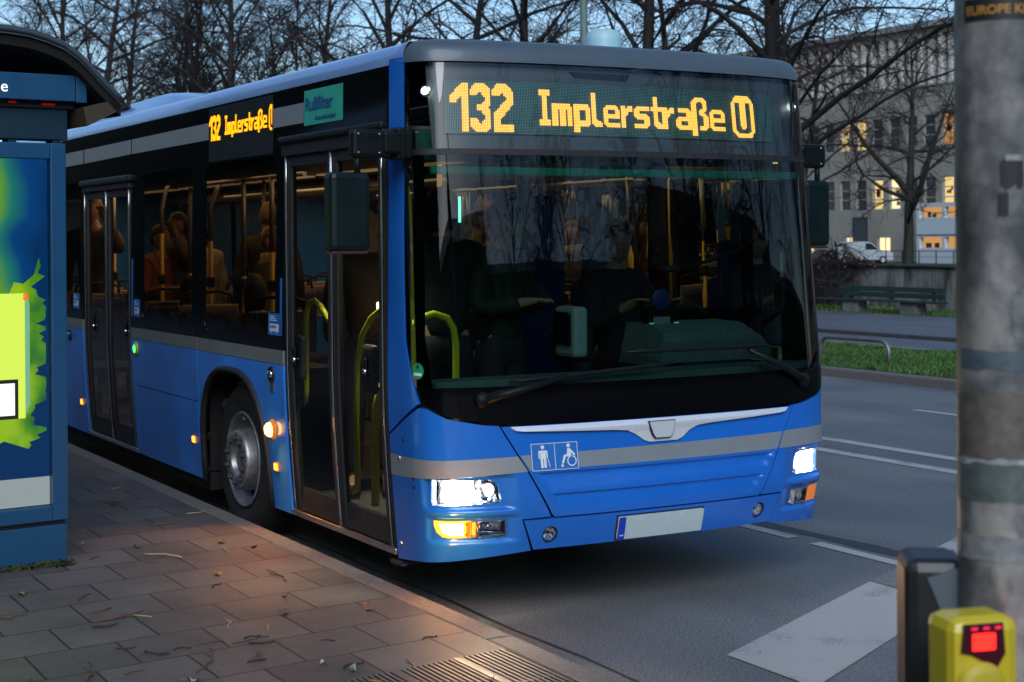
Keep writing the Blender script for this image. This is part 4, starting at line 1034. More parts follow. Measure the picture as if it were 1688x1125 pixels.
def slabs(nt,b):
    tc=_n(nt,'ShaderNodeTexCoord'); sp=_n(nt,'ShaderNodeSeparateXYZ'); nt.links.new(tc.outputs['Object'],sp.inputs[0])
    m1=_n(nt,'ShaderNodeMath',operation='MULTIPLY_ADD'); nt.links.new(sp.outputs[0],m1.inputs[0]); m1.inputs[1].default_value=-.128; nt.links.new(sp.outputs[1],m1.inputs[2])
    cb=_n(nt,'ShaderNodeCombineXYZ'); 
    ax=_n(nt,'ShaderNodeMath',operation='ADD'); nt.links.new(sp.outputs[0],ax.inputs[0]); ax.inputs[1].default_value=3.208+40*.396
    ay=_n(nt,'ShaderNodeMath',operation='ADD'); nt.links.new(m1.outputs[0],ay.inputs[0]); ay.inputs[1].default_value=-.41+200*.397
    nt.links.new(ax.outputs[0],cb.inputs[0]); nt.links.new(ay.outputs[0],cb.inputs[1])
    br=_n(nt,'ShaderNodeTexBrick'); br.offset=.5; br.inputs['Scale'].default_value=1; br.inputs['Brick Width'].default_value=.396; br.inputs['Row Height'].default_value=.397
    br.inputs['Mortar Size'].default_value=.0062; br.inputs['Mortar Smooth'].default_value=.25
    br.inputs['Color1'].default_value=(.078,.075,.073,1); br.inputs['Color2'].default_value=(.122,.117,.112,1); br.inputs['Mortar'].default_value=(.012,.013,.009,1)
    # a little wander in the joints
    nw=_n(nt,'ShaderNodeTexNoise'); nw.inputs['Scale'].default_value=9; nt.links.new(tc.outputs['Object'],nw.inputs['Vector'])
    sc_=_n(nt,'ShaderNodeVectorMath',operation='MULTIPLY_ADD'); nt.links.new(nw.outputs['Color'],sc_.inputs[0]); sc_.inputs[1].default_value=(.006,.006,0); nt.links.new(cb.outputs[0],sc_.inputs[2])
    nt.links.new(sc_.outputs[0],br.inputs['Vector'])
    n1=_n(nt,'ShaderNodeTexNoise'); n1.inputs['Scale'].default_value=3.2; n1.inputs['Detail'].default_value=9; n1.inputs['Roughness'].default_value=.65; nt.links.new(tc.outputs['Object'],n1.inputs['Vector'])
    n2=_n(nt,'ShaderNodeTexNoise'); n2.inputs['Scale'].default_value=160; n2.inputs['Detail'].default_value=2; nt.links.new(tc.outputs['Object'],n2.inputs['Vector'])
    r1=_n(nt,'ShaderNodeMapRange'); r1.inputs[1].default_value=.3; r1.inputs[2].default_value=.72; r1.inputs[3].default_value=.72; r1.inputs[4].default_value=1.22; nt.links.new(n1.outputs['Fac'],r1.inputs[0])
    r2=_n(nt,'ShaderNodeMapRange'); r2.inputs[1].default_value=.3; r2.inputs[2].default_value=.7; r2.inputs[3].default_value=.82; r2.inputs[4].default_value=1.18; nt.links.new(n2.outputs['Fac'],r2.inputs[0])
    vo=_n(nt,'ShaderNodeTexVoronoi'); vo.inputs['Scale'].default_value=5.5; nt.links.new(tc.outputs['Object'],vo.inputs['Vector']); r3=_n(nt,'ShaderNodeMapRange'); r3.inputs[1].default_value=.055; r3.inputs[2].default_value=.085; r3.inputs[3].default_value=.62; r3.inputs[4].default_value=1; nt.links.new(vo.outputs['Distance'],r3.inputs[0])
    mv=_n(nt,'ShaderNodeMath',operation='MULTIPLY'); nt.links.new(r1.outputs[0],mv.inputs[0]); nt.links.new(r3.outputs[0],mv.inputs[1])
    mu=_n(nt,'ShaderNodeMath',operation='MULTIPLY'); nt.links.new(mv.outputs[0],mu.inputs[0]); nt.links.new(r2.outputs[0],mu.inputs[1])
    s=_n(nt,'ShaderNodeVectorMath',operation='SCALE'); nt.links.new(br.outputs['Color'],s.inputs[0]); nt.links.new(mu.outputs[0],s.inputs['Scale']); nt.links.new(s.outputs[0],b.inputs['Base Color'])
    b.inputs['Roughness'].default_value=.62
    iv=_n(nt,'ShaderNodeMath',operation='MULTIPLY_ADD'); nt.links.new(br.outputs['Fac'],iv.inputs[0]); iv.inputs[1].default_value=-1; nt.links.new(n2.outputs['Fac'],iv.inputs[2])
    bp=_n(nt,'ShaderNodeBump'); bp.inputs['Strength'].default_value=.5; bp.inputs['Distance'].default_value=.006; nt.links.new(iv.outputs[0],bp.inputs['Height']); nt.links.new(bp.outputs[0],b.inputs['Normal'])
M_SLAB=sheetmat('paving_slabs',slabs)
M_KERB=mat('kerb_granite',(.15,.14,.13),.7,noise_amt=.22,noise_scale=40,bump=.4,bump_scale=90)
M_SOIL=mat('soil',(.018,.020,.012),.9,noise_amt=.4,noise_scale=5)
M_GRASS=mat('grass_blades',(.055,.13,.022),.7,noise_amt=.35,noise_scale=1.2)
M_CONC=mat('weathered_concrete',(.20,.20,.18),.85,noise_amt=.35,noise_scale=2.2,bump=.3)
def worn(nt,b):
    tc=_n(nt,'ShaderNodeTexCoord'); n1=_n(nt,'ShaderNodeTexNoise'); n1.inputs['Scale'].default_value=60; n1.inputs['Detail'].default_value=5
    n2=_n(nt,'ShaderNodeTexNoise'); n2.inputs['Scale'].default_value=3; n2.inputs['Detail'].default_value=6
    for n in (n1,n2): nt.links.new(tc.outputs['Object'],n.inputs['Vector'])
    ad=_n(nt,'ShaderNodeMath',operation='MULTIPLY_ADD'); nt.links.new(n1.outputs['Fac'],ad.inputs[0]); ad.inputs[1].default_value=.45; nt.links.new(n2.outputs['Fac'],ad.inputs[2])
    r=_n(nt,'ShaderNodeMapRange'); r.inputs[1].default_value=.46; r.inputs[2].default_value=.66; nt.links.new(ad.outputs[0],r.inputs[0])
    mx=_n(nt,'ShaderNodeMix',data_type='RGBA'); nt.links.new(r.outputs[0],mx.inputs[0]); mx.inputs[6].default_value=(.13,.135,.14,1); mx.inputs[7].default_value=(.40,.41,.40,1); nt.links.new(mx.outputs[2],b.inputs['Base Color'])
    b.inputs['Roughness'].default_value=.6
M_PAINT=sheetmat('worn_road_paint',worn)
def st(o): return tag(o,kind='structure')
def quad(x0,x1,y0,y1,z): return MB().add([(x0,y0,z),(x1,y0,z),(x1,y1,z),(x0,y1,z)],[(0,1,2,3)])
st(quad(-1500,1500,-1500,1500,-.04).build('ground',M_SOIL))
st(quad(-1.30,9.5,-120,400,0).build('road',M_ASPH))
mb=MB()
for k in range(-40,90):   # kerb stones with open joints
    y=.50+k*1.24; mb.box(-1.425,-1.297,y+.003,y+1.237,-.02,.16,.010)
st(mb.build('kerb',M_KERB))
st(MB().add([(-60,-120,.158),(-1.428,-120,.158),(-1.428,400,.158),(-60,400,.158),(-1.428,-120,-.02),(-1.428,400,-.02)],[(0,1,2,3),(1,4,5,2)]).build('pavement',M_SLAB))
st(quad(-1.43,-1.424,-120,400,.120).build('kerb_joint_soil',M_SOIL))
# road markings and tar seams
mk=MB()
def strip(mb,x0,x1,y0,y1,z=.004): mb.add([(x0,y0,z),(x1,y0,z),(x1,y1,z),(x0,y1,z)],[(0,1,2,3)])
strip(mk,4.50,4.65,-60,300); strip(mk,5.04,5.19,-60,300)
for a,b_ in ((1.05,1.85),(-.02,.84),(2.7,3.6),(4.4,5.3),(6.1,7.0)): strip(mk,1.67,1.765,a,b_)
for k in range(-4,20): strip(mk,7.47,7.58,3.0+k*9-9+9 if k else 3.1,6.12+k*9)
for seg in ((-.34,1.25),(1.90,9.3)):
    a,b_=seg; mk.add([(a,-1.08+.535*(a-.64),.0045),(b_,-1.08+.535*(b_-.64),.0045),(b_,-.457+.52*(b_-.698),.0045),(a,-.457+.52*(a-.698),.0045)],[(0,1,2,3)])
st(mk.build('road_markings',M_PAINT))
mk=MB(); mk.add([(a,-1.08+.535*(a-.64),.0045) for a in (1.26,1.80)]+[(a,-.457+.52*(a-.698),.0045) for a in (1.80,1.26)],[(0,1,2,3)]); st(mk.build('worn_road_marking',mat('nearly_worn_paint',(.17,.172,.17),.6,noise_amt=.35,noise_scale=30)))
M_TAR=mat('tar_seam',(.028,.029,.031),.55,noise_amt=.25,noise_scale=12)
tr=MB()
def band(pts,w,z=.002):
    vs=[];n=len(pts)
    for i,(x,y) in enumerate(pts):
        a=pts[max(0,i-1)];b_=pts[min(n-1,i+1)];d=Vector((b_[0]-a[0],b_[1]-a[1],0)).normalized(); s=Vector((-d.y,d.x,0))*w/2*(1+.25*math.sin(i*2.3))
        vs+=[(x-s.x,y-s.y,z),(x+s.x,y+s.y,z)]
    tr.add(vs,[(2*i,2*i+1,2*i+3,2*i+2) for i in range(n-1)])
band([(1.88+.03*math.sin(k*.9),-3+k*.4) for k in range(0,60)],.13)
band([(-.92+.012*math.sin(k*1.3),-4+k*.3) for k in range(0,60)],.022)
tag(tr.build('tar_seams',M_TAR),kind='structure')
# median
st(MB().box(9.5,9.66,-80,300,-.02,.12,.02).build('median_kerb',M_KERB))
jt=MB()
st(MB().add([(9.66,-80,.118),(12.75,-80,.118),(12.75,300,.118),(9.66,300,.118)],[(0,1,2,3)]).build('median_ground',mat('mossy_soil',(.022,.038,.012),.9,noise_amt=.4,noise_scale=3)))
st(MB().box(12.75,12.9,-80,300,-.02,.12,.02).build('median_kerb',M_KERB))
st(quad(12.9,15.9,-80,300,.0).build('far_road',M_ASPH2))
st(quad(14.15,14.25,-80,300,.004).build('far_lane_marking',M_PAINT))
st(MB().box(15.9,16.02,-80,300,-.02,.07,.015).build('far_kerb',mat('dark_kerb',(.05,.05,.055),.7,noise_amt=.2)))
st(quad(16.02,21.2,-80,300,.06).build('far_pavement',M_ASPH2))
st(quad(21.2,23.3,-80,300,.055).build('far_verge',mat('mossy_soil')))
def grassfield(name,x0,x1,y0,y1,z,n,h,m,seed,dens=None):
    r=random.Random(seed); mb=MB(); vs=[];fs=[]
    for i in range(n):
        x=r.uniform(x0,x1);y=y0+(y1-y0)*r.random()**1.0
        g=noise.noise(Vector((x*.9,y*.9,seed)))
        hh=h*(.45+.55*r.random())*(1+.6*g); a=r.uniform(0,6.28); w=.006+.007*r.random(); lx,ly=r.gauss(0,.035),r.gauss(0,.035)
        c,s=math.cos(a)*w,math.sin(a)*w; o=len(vs)
        vs+=[(x-c,y-s,z),(x+c,y+s,z),(x+lx*.4+c*.6,y+ly*.4+s*.6,z+hh*.6),(x+lx,y+ly,z+hh)]; fs+=[(o,o+1,o+2),(o,o+2,o+3)]
    mb.add(vs,fs); o=mb.build(name,m); tag(o,kind='stuff'); return o
grassfield('grass',9.7,12.7,-6,26,.118,85000,.07,M_GRASS,3)
grassfield('verge_grass',21.25,23.2,13,42,.055,12000,.09,M_GRASS,4)
grassfield('fallen_leaf_litter',9.7,12.6,4,20,.135,500,.02,mat('dry_leaf_brown',(.16,.10,.03),.8,noise_amt=.4,noise_scale=2),5)
# low hoop rail on the median
def hoop(y0,y1):
    x=10.5; b=.127; t=.44; r=.16
    pts=[(x,y1,b-.1),(x,y1,t-r)]+[(x,y1-r+r*math.cos(R(a)),t-r+r*math.sin(R(a))) for a in (20,45,70,90)]+[(x,y0+r-r*math.sin(R(a)),t-r+r*math.cos(R(a))) for a in (0,20,45,70,90)]+[(x,y0,b-.1)]
    return MB().tube(pts,.030,12).build('hoop_rail',mat('galvanised',(.22,.22,.22),.5,.6,noise_amt=.2))
tag(hoop(9.73,11.15),'low grey tubular hoop rail standing on the grass median','rail')
# bench: low, long, dark green, on two concrete blocks
be=empty('park_bench',(21.7,21.9,.055),0,'long dark green slatted bench on two concrete blocks by the retaining wall','bench')
G_=mat('bench_green',(.012,.035,.032),.5,noise_amt=.2,noise_scale=6)
mb=MB()
for k in range(3): mb.box(-.38+.13*k,-.27+.13*k,-1.95,2.2,.27,.31,.008)
mb.build('seat',G_,be)
mb=MB()
for k in range(2): mb.box(.06,.10,-1.75,1.85,.36+.14*k,.48+.14*k,.010)
mb.build('backrest',G_,be)
for y in (-.95,1.05): MB().box(-.30,.12,y-.26,y+.26,-.05,.27,.02).build('support_block',M_CONC,be)
for y in (-1.4,0,1.4): MB().box(.07,.12,y-.03,y+.03,.25,.62,.005).build('back_strut',M_RUB,be)
# retaining wall
w_=empty('retaining_wall',(23.4,30,0),0,'long weathered concrete retaining wall behind the bench','wall')
def stained(nt,b):
    tc=_n(nt,'ShaderNodeTexCoord'); mp=_n(nt,'ShaderNodeMapping'); mp.inputs['Scale'].default_value=(1,1.6,.35); n1=_n(nt,'ShaderNodeTexNoise'); n1.inputs['Scale'].default_value=2.2; n1.inputs['Detail'].default_value=8
    nt.links.new(tc.outputs['Object'],mp.inputs[0]); nt.links.new(mp.outputs[0],n1.inputs['Vector'])
    cr=_n(nt,'ShaderNodeValToRGB'); cr.color_ramp.elements[0].position=.36; cr.color_ramp.elements[0].color=(.045,.048,.04,1); cr.color_ramp.elements[1].position=.62; cr.color_ramp.elements[1].color=(.24,.24,.215,1)
    nt.links.new(n1.outputs['Fac'],cr.inputs[0]); nt.links.new(cr.outputs[0],b.inputs['Base Color']); b.inputs['Roughness'].default_value=.9
M_STAIN=sheetmat('stained_concrete',stained)
MB().box(-.2,.2,-60,160,-.2,1.10).build('wall_face',M_STAIN,w_)
MB().box(-.28,.28,-60,160,1.10,1.17,.02).build('coping',mat('mossy_coping',(.035,.045,.02),.9,noise_amt=.5,noise_scale=3),w_)
mb=MB()
for k in range(60): mb.box(-.206,-.199,-40+k*3.2,-39.985+k*3.2,-.1,1.10)
mb.build('joint',M_RUB,w_)
# round stone on a squat pier behind the bench end
rs=empty('stone_ball_pier',(22.9,20.1,.05),0,'mossy round stone ball on a squat pier at the right end of the bench','pier')
MB().box(-.28,.28,-.45,.35,0,.62,.14).build('pier',M_STAIN,rs); MB().ball((0,.05,.80),.20,18,12,(1,1,.85)).build('ball',mat('moss_stone',(.05,.055,.025),.95,noise_amt=.5,noise_scale=6,bump=.5,bump_scale=30),rs)

# ------------------------------------------------------------------ TREES
M_BARK=mat('dark_bark',(.014,.012,.011),.9,noise_amt=.4,noise_scale=5,bump=.6,bump_scale=16)
M_BARKG=mat('mossy_bark',(.024,.027,.016),.9,noise_amt=.4,noise_scale=3,bump=.6,bump_scale=16)
M_TWIG=mat('twigs',(.011,.009,.009),.9)
M_TWIGR=mat('reddish_twigs',(.024,.014,.012),.9)
def ftube(vs,fs,pts,r0,r1,n=3):
    o=len(vs);L=len(pts)
    for i,p in enumerate(pts):
        t=(pts[min(i+1,L-1)]-pts[max(i-1,0)]); a=t.orthogonal().normalized(); b=t.cross(a).normalized(); r=r0+(r1-r0)*i/(L-1)
        for k in range(n): an=6.2832*k/n; vs.append(p+a*(math.cos(an)*r)+b*(math.sin(an)*r))
    for i in range(L-1):
        for k in range(n): fs.append((o+i*n+k,o+i*n+(k+1)%n,o+(i+1)*n+(k+1)%n,o+(i+1)*n+k))
def tree_meshes(seed,h,r0,first,nl,spread,elev=(35,60),droop=.5,subs=8,twigs=5,wob=.12,leaves=0,leafmat=None,bark=None,twm=None,fork=False,tw=.0125,leafsize=.05):
    r=random.Random(seed)
    TV=[];TF=[];CV=[];CF=[];LV=[];LF=[]
    def path(p,d,L,n,w,up=0.,dr=0.):
        pts=[p.copy()];d=d.normalized()
        for i in range(n):
            d=(d+Vector((r.gauss(0,w),r.gauss(0,w),r.gauss(0,w)*.7+up-dr*(i/n)))).normalized(); p=p+d*(L/n); pts.append(p)
        return pts
    stems=[(path(Vector((0,0,-.2)),Vector((r.gauss(0,.02),r.gauss(0,.02),1)),h,12,.035),r0,h,first)]
    if fork:
        base=stems[0][0]
        for q in range(2):
            i=3+q; stems.append((path(base[i],Vector((r.gauss(0,.5),r.gauss(0,.5),1)),h*.62,9,.06,.04),r0*.6,h*.62,.8))
    for pts,rr,hh,fi in stems:
        ftube(TV,TF,pts,rr,.03,10)
    def twig(p,d,L,lev):
        pts=path(p,d,L,3,.16,.03,.10)
        ftube(CV,CF,pts,tw*1.15,tw*.55,3)
        for k in range(3):
            q=pts[1+k%3]; dd=(pts[-1]-pts[0]).normalized()+Vector((r.gauss(0,.6),r.gauss(0,.6),r.gauss(0,.5)))
            e=path(q,dd,L*.55,2,.2,0,.05); ftube(CV,CF,e,tw*.7,tw*.38,3)
            if leaves and r.random()<leaves:
                for _ in range(2):
                    c=e[r.randrange(len(e))]+Vector((r.gauss(0,.05),r.gauss(0,.05),r.gauss(0,.05))); s=leafsize*(.6+r.random())
                    a=Vector((r.gauss(0,1),r.gauss(0,1),r.gauss(0,1))).normalized(); b=a.orthogonal().normalized(); o=len(LV)
                    LV.extend([c-a*s,c+b*s*.6,c+a*s,c-b*s*.6]); LF.append((o,o+1,o+2,o+3))
    for pts,rr,hh,fi in stems:
        n=nl if rr==r0 else nl//2
        az=r.random()*6.28
        for i in range(n):
            t=i/n; z=(fi+(hh-fi)*t)/hh*12*1.0
            if rr!=r0: z=1.0+(8.*t)
            k=min(len(pts)-2,int(z)); f=min(1,z-k); p=pts[k].lerp(pts[k+1],f); az+=2.4+r.gauss(0,.3)
            el=R(r.uniform(*elev)); L=spread*(1.05-.65*t)*(.75+.45*r.random())*(1 if rr==r0 else .7); d=Vector((math.cos(az)*math.cos(el),math.sin(az)*math.cos(el),math.sin(el)))
            lr=max(.035,rr*(.42-.25*t)*(.7+.5*r.random()))
            lp=path(p,d,L,8,wob,.02,droop*.25); ftube(TV,TF,lp,lr,.018,6)
            for j in range(subs):
                tt=.22+.78*(j+r.random())/subs; kk=min(7,int(tt*8)); q=lp[kk].lerp(lp[kk+1],tt*8-kk if tt*8-kk<1 else 1)
                ld=(lp[kk+1]-lp[kk]).normalized(); sd=(ld*.7+Vector((r.gauss(0,.7),r.gauss(0,.7),r.gauss(.15,.5)))).normalized()
                SL=L*(.42-.18*tt)*(.7+.6*r.random()); sp=path(q,sd,SL,5,.14,.02,droop*.35); ftube(CV,CF,sp,max(.016,lr*.32*(1.2-tt)),tw*1.1,4)
                for m_ in range(twigs):
                    k2=1+r.randrange(5); tq=sp[k2-1].lerp(sp[k2],r.random()); dd=(sp[k2]-sp[k2-1]).normalized()*.8+Vector((r.gauss(0,.6),r.gauss(0,.6),r.gauss(0,.5)-droop*.5))
                    twig(tq,dd,.55+SL*.35*r.random(),0)
    tm=MB().add(TV,TF,True).mesh('trunk',bark or M_BARK)
    cv=MB().add(CV,CF,False); 
    if LV: cv.add(LV,LF,False,1)
    cm=cv.mesh('crown',[twm or M_TWIG,leafmat or M_TWIG])
    return tm,cm
M_LEAFR=mat('withered_leaf',(.10,.045,.025),.8); M_LEAFY=mat('yellow_leaf',(.85,.58,.10),.7,noise_amt=.3,noise_scale=1.); 
KA=tree_meshes(11,19,.32,4.5,24,7.5,(30,62),.5,leaves=.03,leafmat=M_LEAFR)
KB=tree_meshes(23,17,.25,3.0,26,5.5,(38,72),.3,subs=8,twigs=5,fork=True,leaves=.05,leafmat=M_LEAFR)
KC=tree_meshes(37,18,.34,5.0,20,9.,(20,50),.95,subs=9,twigs=6,leaves=.10,leafmat=M_LEAFR,twm=M_TWIGR)
KD=tree_meshes(41,13.5,.33,2.6,13,7.6,(22,60),.5,subs=7,twigs=4,wob=.24,bark=M_BARKG,tw=.016,fork=True)
KY=tree_meshes(53,8,.10,.8,22,3.2,(20,65),.9,subs=7,twigs=6,leaves=1.,leafmat=M_LEAFY,leafsize=.12)
KS=tree_meshes(59,2.1,.035,.3,12,1.3,(10,60),1.4,subs=6,twigs=5,leaves=.25,leafmat=mat('rust_leaf',(.14,.045,.03),.8),tw=.007,leafsize=.035)
def plant(kind,x,y,rz,s,label,group=None,name='bare_tree',cat='tree',z=-.04):
    o=empty(name,(x,y,z),R(rz),label,cat,group); o.scale=(s,s,s)
    a=bpy.data.objects.new('trunk',kind[0]); b=bpy.data.objects.new('crown',kind[1]); link(a,o); link(b,o); return o
gr='bare trees in the park beyond the road'
row=[(KC,28,34.0,10,1.0,'stout bare tree rising directly above the right end of the bus roof',),
(KA,26,38.4,80,1.05,'straight-trunked bare tree just right of the green roof cap of the bus'),
(KA,26,46.8,200,1.0,'bare tree whose trunk rises above the middle of the destination display'),
(KC,26,53.8,140,1.0,'bare tree with wide arching limbs above the left part of the windscreen'),
(KA,26,58.6,300,1.02,'bare tree rising right above the front left roof corner of the bus'),
(KB,26,68.7,30,1.05,'forked bare tree above the side route display'),
(KA,26,81.1,120,1.15,'thick-trunked bare tree above the roof unit of the bus'),
(KB,26,85.5,250,1.1,'slender multi-stemmed bare tree left of the thick-trunked one'),
(KB,27,93,10,1.35,'bare tree above the far end of the roof unit'),
(KB,42,76,320,1.,'thin bare tree far behind the display end of the bus'),
(KC,38,53,230,1.,'bare tree with hanging reddish twigs right of the roof cap'),
(KC,36,44,20,.95,'bare tree with hanging reddish twigs in front of the building corner'),
(KB,30,117,70,1.5,'bare tree behind the roof of the shelter, nearest its drip edge'),
(KC,32,138,150,1.75,'hazy bare tree high above the shelter roof'),
(KA,34,152,240,1.8,'hazy bare tree at the upper left corner'),



(KC,50,60,77,.8,'smaller bare tree before the left part of the building')]
for k,x,y,rz,s,lab in row: plant(k,x,y,rz,s,lab,gr)
for q_,(x_,y_) in enumerate(((27,21),(29,9),(27,-6),(31,-22))): plant((KC,KA,KB,KA)[q_],x_,y_,77*q_,1.,'bare tree further along the park edge, hidden by the signal pole','bare trees in the park beyond the road')
plant(KD,60,62,200,1.0,'gnarled mossy tree with crooked limbs before the office building','bare trees in the park beyond the road')
for i,(x,y,s,l) in enumerate(((31,42.6,.8,'yellow-leaved tree glimpsed through the windscreen, nearer the dark mullion'),(31,40.4,.75,'yellow-leaved tree seen through the driver window'),(36,51.5,.9,'yellow-leaved tree seen through the windscreen left of the driver window'),(29.5,38.6,.62,'low yellow-leaved tree seen behind the inner mirror'))):
    plant(KY,x,y,60*i,s,l,'yellow-leaved small trees seen through the bus','leafy_tree')
for i,(x,y,s,l) in enumerate(((22.85,24.9,.9,'rust-coloured shrub against the wall beside the bus mirror'),(22.9,26.3,.8,'rust-coloured shrub half hidden by the bus nose'),)):
    plant(KS,x,y,50*i,s,l,'rusty shrubs at the wall','shrub','shrub',.05)
# trees on the near side: only met as reflections in the glass and from other viewpoints
near=[(KA,12,-28,10,.6),(KC,22,-36,100,.75),(KB,32,-48,200,.9),(KA,9,-42,300,.8),(KB,17,-52,20,1.0),(KC,33,-32,140,1.0),(KA,25,-30,70,.9),(KA,38,-37,200,.95),(KC,44,-46,10,.95),(KB,3,-48,160,.8),(KC,62,-30,80,.9),(KA,75,-20,10,.9),(KB,58,-12,60,.8),
 (KB,-13,8,20,.9),(KC,-14,17,90,.9),(KA,-13.5,27,200,.9),(KB,-14,38,300,1.),(KB,-13,-3,140,.9),(KC,-15,52,40,1.)]
for i,(k,x,y,rz,s) in enumerate(near): plant(k,x,y,rz,s,'bare roadside tree on the near side of the street behind the viewer','bare trees on the near side of the street')
hd=MB()
r_=random.Random(5); vs=[];fs=[]
for i in range(26000):
    y=r_.uniform(-12,70); zz=.1+(7.5+1.8*noise.noise(Vector((y*.35,3,1))))*r_.random()**.9; x=-11-.9*r_.random()+.5*noise.noise(Vector((0,y*.4,zz))); a=Vector((r_.gauss(0,1),r_.gauss(0,1),r_.gauss(0,1))).normalized()*.16; b=a.orthogonal().normalized()*.12; o=len(vs); c=Vector((x,y,zz)); vs+=[c-a,c+b,c+a,c-b]; fs.append((o,o+1,o+2,o+3))
hd.add(vs,fs); hd.box(-12.2,-11.5,-12,70,.1,6.6); tag(hd.build('reflection_hedge',mat('hedge_dark',(.02,.03,.012),.8,noise_amt=.4,noise_scale=2)),'dense dark foliage added out of view to darken the reflections in the bus side','reflection_hedge')  # unseen, added and raised so the black side panels reflect something dark
blk=empty('reflection_block',(24,-66,0),0,'plain dark block added unseen behind the viewer to darken the windscreen reflections','building')  # added mass out of view, keeps bright sky out of the windscreen reflection
MB().box(-150,-20,-8,8,-.1,13.).box(-19.9,22,-8,7.6,-.1,11.).box(22.1,60,-8,8,-.1,14.).box(60.1,190,-8,7.5,-.1,12.).build('wall',mat('dark_render',(.022,.022,.025),.8,noise_amt=.15),blk); MB().prism([(-9,13.),(9,13.),(0,16.)],-151,-20,0).prism([(-9,11.),(9,11.),(0,13.)],-19.9,22,0).prism([(-9,14.),(9,14.),(0,18.)],22.1,60,0).prism([(-9,12.),(9,12.),(0,15.)],60.1,191,0).build('roof',mat('dark_roof',(.03,.03,.035),.8),blk)
wm=MB()
for k in range(33):
    for q in range(4): wm.box(-58+4*k,-56.6+4*k,8.0,8.02,1.2+2.7*q,2.7+2.7*q)
wm.build('window',mat('dusk_pane',(.03,.035,.04),.1),blk)

# ------------------------------------------------------------------ OFFICE BUILDING
ob=empty('office_building',(78.6,84,0),0,'long pale office building with vertical fins under a flat roof and some lit windows','building')
def part(mb,name,m,par=None): # world-coordinate mesh hung under the building
    o=mb.build(name,m,par or ob)
    if par is None: o.matrix_parent_inverse=Matrix.Translation((-78.6,-84,0))
    return o
M_FAC=mat('pale_render',(.31,.29,.24),.85,noise_amt=.14,noise_scale=.35)
yc=[77.55+1.83*k for k in range(-46,22)]
rows=[(3.85,6.15),(8.42,10.68)]
X=78.6
zed=[-.1]
fac=MB()
def wallcells(z0,z1,holes):   # holes: list of y intervals
    ys=[-10.]; 
    for a,b in holes:
        fac.add([(X,ys[-1],z0),(X,a,z0),(X,a,z1),(X,ys[-1],z1)],[(3,2,1,0)]); ys.append(b)
    fac.add([(X,ys[-1],z0),(X,135,z0),(X,135,z1),(X,ys[-1],z1)],[(3,2,1,0)])
    for a,b in holes:
        D=.28; fac.add([(X,a,z0),(X+D,a,z0),(X+D,a,z1),(X,a,z1),(X,b,z0),(X+D,b,z0),(X+D,b,z1),(X,b,z1)],[(0,1,2,3),(7,6,5,4),(0,4,5,1),(3,2,6,7)])
wy=[(c-.58,c+.58) for c in yc]
full=lambda z0,z1: wallcells(z0,z1,[])
gw=[(83.55,84.95),(87.6,88.7),(92.3,93.4)]
full(-.1,.53); wallcells(.53,1.75,gw); full(1.75,3.85); wallcells(*rows[0],wy); full(6.15,8.42); wallcells(*rows[1],wy); full(10.68,12.9)
full(16.5,17.35)
fac.add([(X,-10,17.35),(X,135,17.35),(X+18,135,17.35),(X+18,-10,17.35),(X,-10,-.1),(X,135,-.1),(X+18,135,-.1),(X+18,-10,-.1)],[(0,1,2,3),(0,3,7,4),(1,5,6,2),(3,2,6,7)])
part(fac,'wall',M_FAC)
part(MB().box(X-.5,X+18.4,-10.4,135.4,17.0,17.45,.03),'cornice',mat('cornice_grey',(.26,.28,.28),.8))
part(MB().add([(X+.9,-10,12.9),(X+.9,135,12.9),(X+.9,135,16.5),(X+.9,-10,16.5)],[(3,2,1,0)]),'attic_glazing',mat('attic_dark',(.03,.035,.042),.25))
fn=MB()
y=-9.6
while y<135: fn.box(X-.05,X+.9,y,y+.30,12.9,16.5); y+=1.02
part(fn,'fin',mat('fin_pale',(.58,.57,.53),.8))
part(MB().box(X-.12,X+.9,-10,135,12.78,12.92),'ledge',M_FAC)
M_PANE=mat('dark_pane',(.022,.030,.040),.08); M_LIT=emis('lit_window_yellow',(1,.72,.30),.62); M_LIT2=emis('lit_window_orange',(1,.50,.17),.40); M_LIT3=emis('lit_window_pale',(1,.80,.46),.85)
M_WF=mat('window_frame_white',(.32,.34,.34),.5)
lit={(0,0):M_LIT,(0,3):M_LIT3,(0,4):M_LIT,(1,0):M_LIT2,(1,5):M_LIT,(1,6):M_LIT,(0,-3):M_LIT,(1,-4):M_LIT2,(0,9):M_LIT,(0,8):M_LIT}
for ri,(z0,z1) in enumerate(rows):
    for k,c in enumerate(yc):
        kk=k-46
        if kk<-36 or kk>16: 
            continue
        f=MB(); a,b=c-.58,c+.58; xf=X+.16
        f.box(xf,xf+.06,a,a+.07,z0,z1); f.box(xf,xf+.06,b-.07,b,z0,z1)
        for zz in (z0,z0+(z1-z0)*.34,z0+(z1-z0)*.66,z1-.07): f.box(xf,xf+.06,a+.07,b-.07,zz,zz+.07)
        w=part(f,'window',M_WF); m=lit.get((ri,kk),M_PANE)
        MB().add([(xf+.03,a,z0),(xf+.03,b,z0),(xf+.03,b,z1),(xf+.03,a,z1)],[(3,2,1,0)]).build('pane',m,w)
        if m is not M_PANE:
            r_=random.Random(k*7+ri); q=MB()
            for _ in range(3): 
                ya=a+.1+r_.random()*.6; za=z0+.1+r_.random()*1.2; q.box(xf+.012,xf+.02,ya,ya+.15+.3*r_.random(),za,za+.2+.5*r_.random())
            q.build('curtain',mat('curtain',(.30,.18,.07),.9),w)
